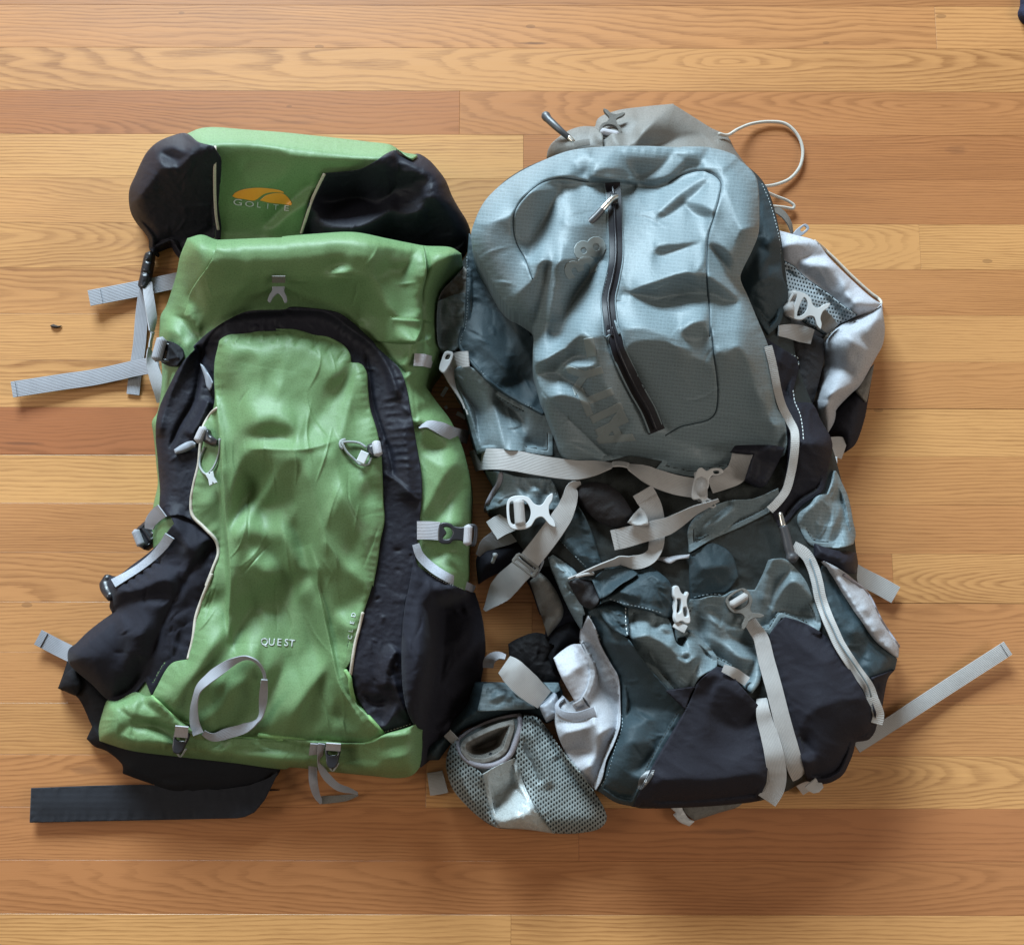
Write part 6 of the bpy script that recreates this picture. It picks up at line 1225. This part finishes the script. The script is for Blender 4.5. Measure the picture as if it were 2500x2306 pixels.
    ribbon('compression_strap', K, M['web_pale'], 'u -20,1010 150,970 300,930 450,890 600,850 750,770 900,680 1040,620 1180,560', 46, off=14, widths=[50, 50, 48, 46, 44, 38, 30, 22, 14], roll=[(0, 0), (.4, -8), (.7, -35), (1, -60)], smooth=24, hem=8)
    panel('strap_fold', K, M['web_pale'], 'u 150,805 215,715 290,635 340,690 375,760 385,835 300,850 210,835', drape=6, off=6, bulge=3, R=10, pitch=2.2, tones=[(.3, 'u 230,720 300,650 360,760 330,830 220,820')])
    tube('webbing_edge', K, M['web_pale'], 't 1190,1420 1280,1395 1375,1385', 1.8, off=6)
    # buckle on the flap (standing) and on the right pocket
    zb = zt('q 1430,520', 12)
    plate('side_release_buckle', K, M['white_plastic'], [(-6, -22), (-3, -24), (0, -23), (3, -16), (7, -14), (10, -17), (12, -15), (9, -8), (9, 0), (11, 10), (10, 16), (6, 17), (0, 14), (-6, 15), (-8, 10), (-6, 0), (-5, -8), (-7, -14)], [[(-4, -9), (1, -9), (0, 3), (-4, 5)], [(4, 0), (7, 0), (8, 9), (4, 9)]], pt('q 1425,480'), -4, zb, 6, 1.2, 1.0, tilt=(0, 22), lab='white buckle on the slate flap')
    ribbon('buckle_webbing', K, M['web_pale'], 'q 1370,650 1420,680 1500,720', 20, off=12, smooth=4, roll=[(0, 30), (1, 10)])
    xbuckle(K, pt('p 600,1220'), 58, M['taupe'], M['web_pale'], zt('p 600,1220', 9), .98, lab='taupe buckle at the top of the long pale strap')
    ribbon('lower_strap', K, M['web_pale'], 'p 690,1400 770,1520 l 700,480 740,640 790,820 840,1020 890,1200 950,1390 1015,1500', 40, off=5, widths=[30, 38, 40, 40, 41, 42, 42, 30], smooth=20, lab='long pale strap crossing the bottom panel')
    ribbon('lower_strap', K, M['web_pale'], 'l 705,880 720,1000 755,1120 790,1260 805,1400 790,1480 740,1560', 44, off=4, widths=[26, 36, 42, 46, 48, 48, 50], smooth=16, lab='second pale strap beside the long one')
    ribbon('lower_strap', K, M['web_pale'], 'l 1030,1440 1060,1470 1110,1455', 26, off=3, widths=[34, 30, 12], smooth=4)
    ribbon('webbing_tab', K, M['web_pale'], 'l 450,680 520,710 610,770', 24, off=6, widths=[20, 26, 24], smooth=6)
    # zip pull of the right side zip
    zip_line('zip', 'j 848,140 872,230 895,340 922,480 955,590 1005,690 1045,770 1052,850 1042,980 1015,1120 985,1220 920,1310 860,1370', 20)
    zs = zt('p 1090,120', 10)
    zp = tube('zip_pull', K, M['steel'], 'p 1080,10,%f 1100,90,%f 1120,180,%f' % (zs, zs, zs), 3.2, radii=[(0, 2.4), (1, 3.4)])
    tube('zip_pull_grip', zp, M['rubber'], 'p 1120,180,%f 1160,320,%f 1190,450,%f 1220,550,%f 1250,620,%f' % (zs, zs, zs, zs, zs), 6, radii=[(0, 4.6), (.6, 5.2), (.8, 5.0), (.9, 7.4), (1, 6.2)], sides=12)
    # right hip pocket strap and buckle
    ribbon('webbing_tab', K, M['web_pale'], 'v 470,1140 600,1150 740,1180 850,1210', 40, off=5, widths=[26, 36, 42, 36])
    tube('webbing_roll', K, M['web_pale'], 'v 640,720 610,810 560,930', 7.0, off=9, sides=12)
    xbuckle(K, pt('v 770,900'), 22, M['pale_plastic'], M['web_pale'], zt('v 770,900', 14), 1.16, roll=False, lab='pale buckle at the hip pocket')
    ribbon('webbing_tab', K, M['taupe'], 'v 930,960 1000,1040 1080,1130', 40, off=12, widths=[36, 40, 34], smooth=4)
    # upper left strap by the wing
    ribbon('compression_strap', K, M['web_pale'], 'y 430,350 340,360 250,390 210,460 230,560 280,680 370,840 420,980', 44, off=8, widths=[38, 40, 34, 26, 18, 9, 5, 5], roll=[(0, 0), (.3, 15), (.6, 60), (1, 75)], smooth=8)
    plate('ladder_buckle', K, M['white_plastic'], [(-5, -10), (4, -12), (6, -6), (5, 8), (2, 16), (-4, 14), (-6, 2)], [[(-2, -7), (2, -8), (2, -2), (-2, -1)]], pt('y 185,370'), 20, zt('y 200,380', 6), 4, .9, .9)
    ribbon('webbing_tab', K, M['web_grey'], 'y 130,770,40 190,670,44', 9)
    ribbon('webbing_tab', K, M['web_grey'], 'y 165,905,34 195,890,34', 8)
    ribbon('webbing_tab', K, M['web_grey'], 'y 300,960,34 350,985,34 400,1015,34', 10)
    # top: strap keeper, buckle, cords
    zc = zt('r 1100,380', 7)
    xbuckle(K, pt('r 1100,390'), -78, M['taupe'], M['web_lilac'], zc, .92, lab='taupe buckle on the collar')
    ribbon('webbing_tab', K, M['taupe'], 'r 580,650 700,620 800,610', 15, off=7, smooth=3)
    tg = tube('cord_pull', K, M['rubber'], 'r 520,560,64 400,460,66 280,350,62 200,270,56 175,225,54', 5, radii=[(0, 3.2), (.6, 4.4), (.85, 4.6), (.93, 6), (1, 4.5)], sides=12)
    tube('cord_pull_ferrule', tg, M['steel'], 'r 580,615,66 540,575,66 505,545,65', 2.8)
    tube('drawcord', K, M['cord'], 'h 480,330,44 540,340,30 620,295,14 720,255,6 860,238,4 980,255,4 1070,340,4 1108,450,4 1090,570,4 1020,660,4 940,700,5 840,722,12 780,720,30', 2.0)
    tube('drawcord', K, M['cord'], 'h 820,760,26 900,795,10 1000,835,6 1045,870,5 1040,888,5 960,880,8 860,870,22', 1.8)
    ribbon('strap_end', K, M['taupe'], 'h 880,880,20 960,930,14 1010,1000,12 1035,1085,10', 14, widths=[18, 20, 17, 8], roll=[(0, 30), (1, 60)])
    plate('strap_tip', K, M['grey_plastic'], [(-10, -3), (9, -4), (11, 0), (9, 4), (-10, 3)], [[(0, -1.5), (7, -2), (7, 1.5), (0, 1.5)]], pt('h 1095,1060'), -38, 16, 3, .7, 1.0)
    # ---------------- hip belt side: wide pale strap, plastic block, open mesh bottle pocket
    ribbon('hip_strap', K, M['web_lilac'], 'z 655,600,20 662,530,30 710,475,40 780,455,48 850,475,52', 26, widths=[26, 30, 30, 26, 20], roll=[(0, 10), (.5, 40), (1, 55)], smooth=5)
    ribbon('hip_strap', K, M['web_pale'], 'z 835,560,58 890,600,60 980,690,60 1090,795,56 1200,890,52 1290,960,48', 60, widths=[58, 64, 66, 66, 60, 52], roll=[(0, 30), (.2, 5), (1, 0)], smooth=8)
    panel('buckle_cover', K, M['grey_plastic'], 'z 1225,1025 1320,960 1400,880 1430,900 1450,1050 1460,1120 1380,1180 1312,1212 1270,1130', z0=44, bulge=10, R=12, skirt=22, pitch=2, folds=[(-2, 4, 4, 'z 1380,900 1440,1120', .05)])
    panel('pocket_tab', K, M['lining'], 'z 1395,490 1500,400 1610,335 1700,330 1780,480 1848,640 1848,1010 1800,1050 1700,1085 1580,880 1480,700', z0=65.5, bulge=5, R=24, off=3, over=True, skirt=14, pitch=2.5, tones=[(.36, 'z 1400,490 1600,350 1680,400 1720,560 1640,600 1500,690'), (-.36, 'z 1650,330 1720,340 1848,640 1790,640 1720,500'), (-.2, 'z 1640,620 1720,600 1700,700')], lab='pale tab standing in the small silver pocket')
    panel('side_pocket', K, M['silver'], 'k 1050,330 1100,420 1130,520 1200,650 1250,740 1262,900 1260,1060 1220,1180 1170,1290 1140,1420 1100,1492 1000,1380 930,1290 870,1180 830,1040 835,960 860,900 890,870 940,920 1000,880 1060,740 1040,600 1000,470', z0=50.5, bulge=15, R=50, off=2, over=True, skirt=40, pitch=2.5, tones=[(-.3, 'k 1040,360 1130,530 1250,750 1255,900 1150,850 1120,780 1090,700 1060,560'), (.36, 'k 1080,740 1110,800 1180,870 1255,950 1255,1070 1100,1110 1080,900'), (-.4, 'k 1120,1120 1230,1080 1180,1280 1100,1480 1080,1380 1090,1240'), (.4, 'k 840,1050 960,1050 1080,1050 1000,1080 900,1100 840,1080'), (-.36, 'k 870,1130 1000,1090 1090,1050 1080,1220 920,1240'), (.46, 'k 900,1245 1080,1240 1070,1330 1010,1360 950,1330'), (-.3, 'k 1010,1370 1080,1330 1100,1480')], wr=[(.6, 34, 60, 1.5, 3)], lab='small silver pocket on the hip belt')
    ribbon('pocket_binding', K, M['binding'], 'k 1095,965 1020,990 950,1000 880,985 845,955 840,925 860,895 890,875', 20, off=4, widths=[22, 22, 21, 20, 18, 14, 10, 8], roll=[(0, 10), (.7, 30), (1, 60)], smooth=6)
    stitches('stitching', K, M['thread_dim'], 'k 1085,1000 1000,1030 920,1040 850,1020', 4, 3, 1.6)
    decal('tab_slot', K, M['black_plastic'], 'k 1008,865 1025,880 1065,940 1050,935 1020,895')
    # mesh bottle pocket
    pk_out = 'k 165,1150 300,1065 560,982 640,985 700,1000 780,1085 860,1200 920,1275 1000,1370 1090,1500 1150,1600 1172,1680 1130,1740 1000,1772 860,1777 640,1748 440,1737 330,1672 230,1580 150,1480 105,1330 120,1230'
    panel('bottle_pocket', K, M['pocket_grey'], pk_out, z0=7, bulge=32, R=50, skirt=30, pitch=2.5, wr=[(1.6, 34, 40, 1.5, 3)], tones=[(.4, 'k 400,1650 500,1560 560,1450 640,1480 680,1580 640,1640 500,1690'), (-.3, 'k 340,1400 570,1270 600,1320 480,1480 380,1530'), (.3, 'k 480,1380 560,1280 580,1290 520,1400')], lab='dark inside of the open mesh bottle pocket')
    panel('pocket_window', K, M['coated'], 'k 345,1385 440,1330 560,1275 585,1310 620,1440 690,1580 760,1690 822,1776 640,1750 442,1738 400,1650 372,1520', drape=4, off=1.4, pitch=2.5, wr=[(1.6, 30, 40, 1.5, 3)], cre=(24, 1.8, 2.2, 40, 60, 50), tones=[(.4, 'k 400,1650 500,1560 560,1450 640,1480 680,1580 640,1640 500,1690'), (-.3, 'k 340,1400 570,1270 600,1320 480,1480 380,1530')], lab='shiny film window of the bottle pocket')
    panel('pocket_netting', K, M['net'], 'k 165,1150 200,1240 250,1310 340,1380 372,1520 400,1650 442,1738 330,1672 230,1580 150,1480 105,1330 120,1230', drape=6, off=2.2, pitch=2.5, cut=False, folds=[(4, 8, 8, 'k 200,1340 240,1480 320,1620')])
    panel('pocket_netting', K, M['net'], 'k 570,1270 590,1150 625,990 700,1000 780,1085 860,1200 920,1275 1000,1370 1090,1500 1150,1600 1172,1680 1130,1740 1000,1772 820,1776 760,1690 690,1580 630,1450', drape=6, off=2.2, pitch=2.5, cut=False, folds=[(6, 10, 14, 'k 640,1000 700,1180 760,1350 800,1480', .1), (-5, 10, 10, 'k 600,1150 680,1300 740,1450', .1), (4, 8, 10, 'k 660,1000 780,1150 850,1290', .1)])
    panel('pocket_mouth', K, M['taupe'], 'k 200,1215 215,1165 310,1105 440,1050 555,1020 560,1070 535,1160 505,1235 420,1290 340,1310 250,1290', drape=8, off=1.5, pitch=2, bulge=-34, R=36, tones=[(-.3, 'k 215,1180 440,1055 550,1025 540,1080 400,1110 260,1190'), (.4, 'k 340,1190 460,1120 540,1090 520,1160 430,1170'), (.2, 'k 230,1270 360,1220 500,1200 420,1290')], lab='inside of the bottle pocket mouth')
    tube('pocket_binding', K, M['mauve'], 'k 592,990 598,1060 570,1160 530,1250 440,1318 340,1328 250,1298 195,1230 183,1170 240,1112 360,1048 480,1008 592,990', 2.8, off=1.2, radii=[(0, 2.9), (.2, 3.4), (.5, 2.8), (.7, 2.0), (1, 2.2)], smooth=6, lab='mauve bound rim of the bottle pocket')
    ribbon('webbing_tab', K, M['web_pale'], 'k 120,1160,24 160,1120,28', 22, widths=[30, 30])
    decal('tag_print', K, M['black_plastic'], 'k 385,1250 400,1238 415,1245 400,1258')
    # ---------------- bottom and floor webbing on the right
    panel('bottom_strap', K, M['taupe'], 'l 170,1575 400,1560 610,1528 560,1592 420,1640 260,1692 200,1640', z0=8, bulge=6, R=14, skirt=14, pitch=2.5)
    panel('webbing_tab', K, M['pale_plastic'], 'l 80,1590 165,1572 190,1630 225,1680 262,1695 225,1728 160,1700 120,1655 140,1640', z0=9, bulge=3, R=8, skirt=5, pitch=2, wr=[(3, 14, 30, 1.4, 2)])
    decal('small_badge', K, M['dark_plastic'], 'k 1375,1480 1390,1410 1440,1360 1490,1355 1480,1390 1440,1450 1400,1490')
    decal('badge_mark', K, M['pale_plastic'], 'k 1410,1440 1430,1415 1450,1430 1430,1455')
    decal('badge_mark', K, M['pale_plastic'], 'k 1462,1375 1485,1365 1480,1392')
    ribbon('strap_end', K, M['web_pale'], 'F 1674,1459,14 1740,1417,10 1860,1339,8 1972,1267,12', 37, hem=-12, lab='long pale strap lying on the floor at the right')
    ribbon('strap_end', K, M['web_pale'], 'l 1320,40,18 1400,90,12 1480,130,9 1595,195,9', 44, hem=0, widths=[40, 44, 44, 44], lab='short pale strap on the floor at the right')
build_grey()

# ================================================================== small things on the floor
def build_small():
    o = panel('wood_chip', None, M['chip'], 'a 345,1690 370,1680 400,1692 428,1690 415,1700 385,1708 360,1704', z0=1.5, bulge=2.2, R=3, skirt=3, pitch=1.2, cut=False)
    o['label'] = 'tiny dark wood chip on the floor left of the green backpack'; o['category'] = 'chip'
    o = panel('fabric_corner', None, M['navy'], 'S 2490,-60 2494,10 2488,30 2500,52 2530,60 2590,40 2600,-60', z0=3, bulge=10, R=14, skirt=8, pitch=2, cut=False)
    o['label'] = 'corner of a navy cloth at the top right edge'; o['category'] = 'cloth'
build_small()

finish_panels()
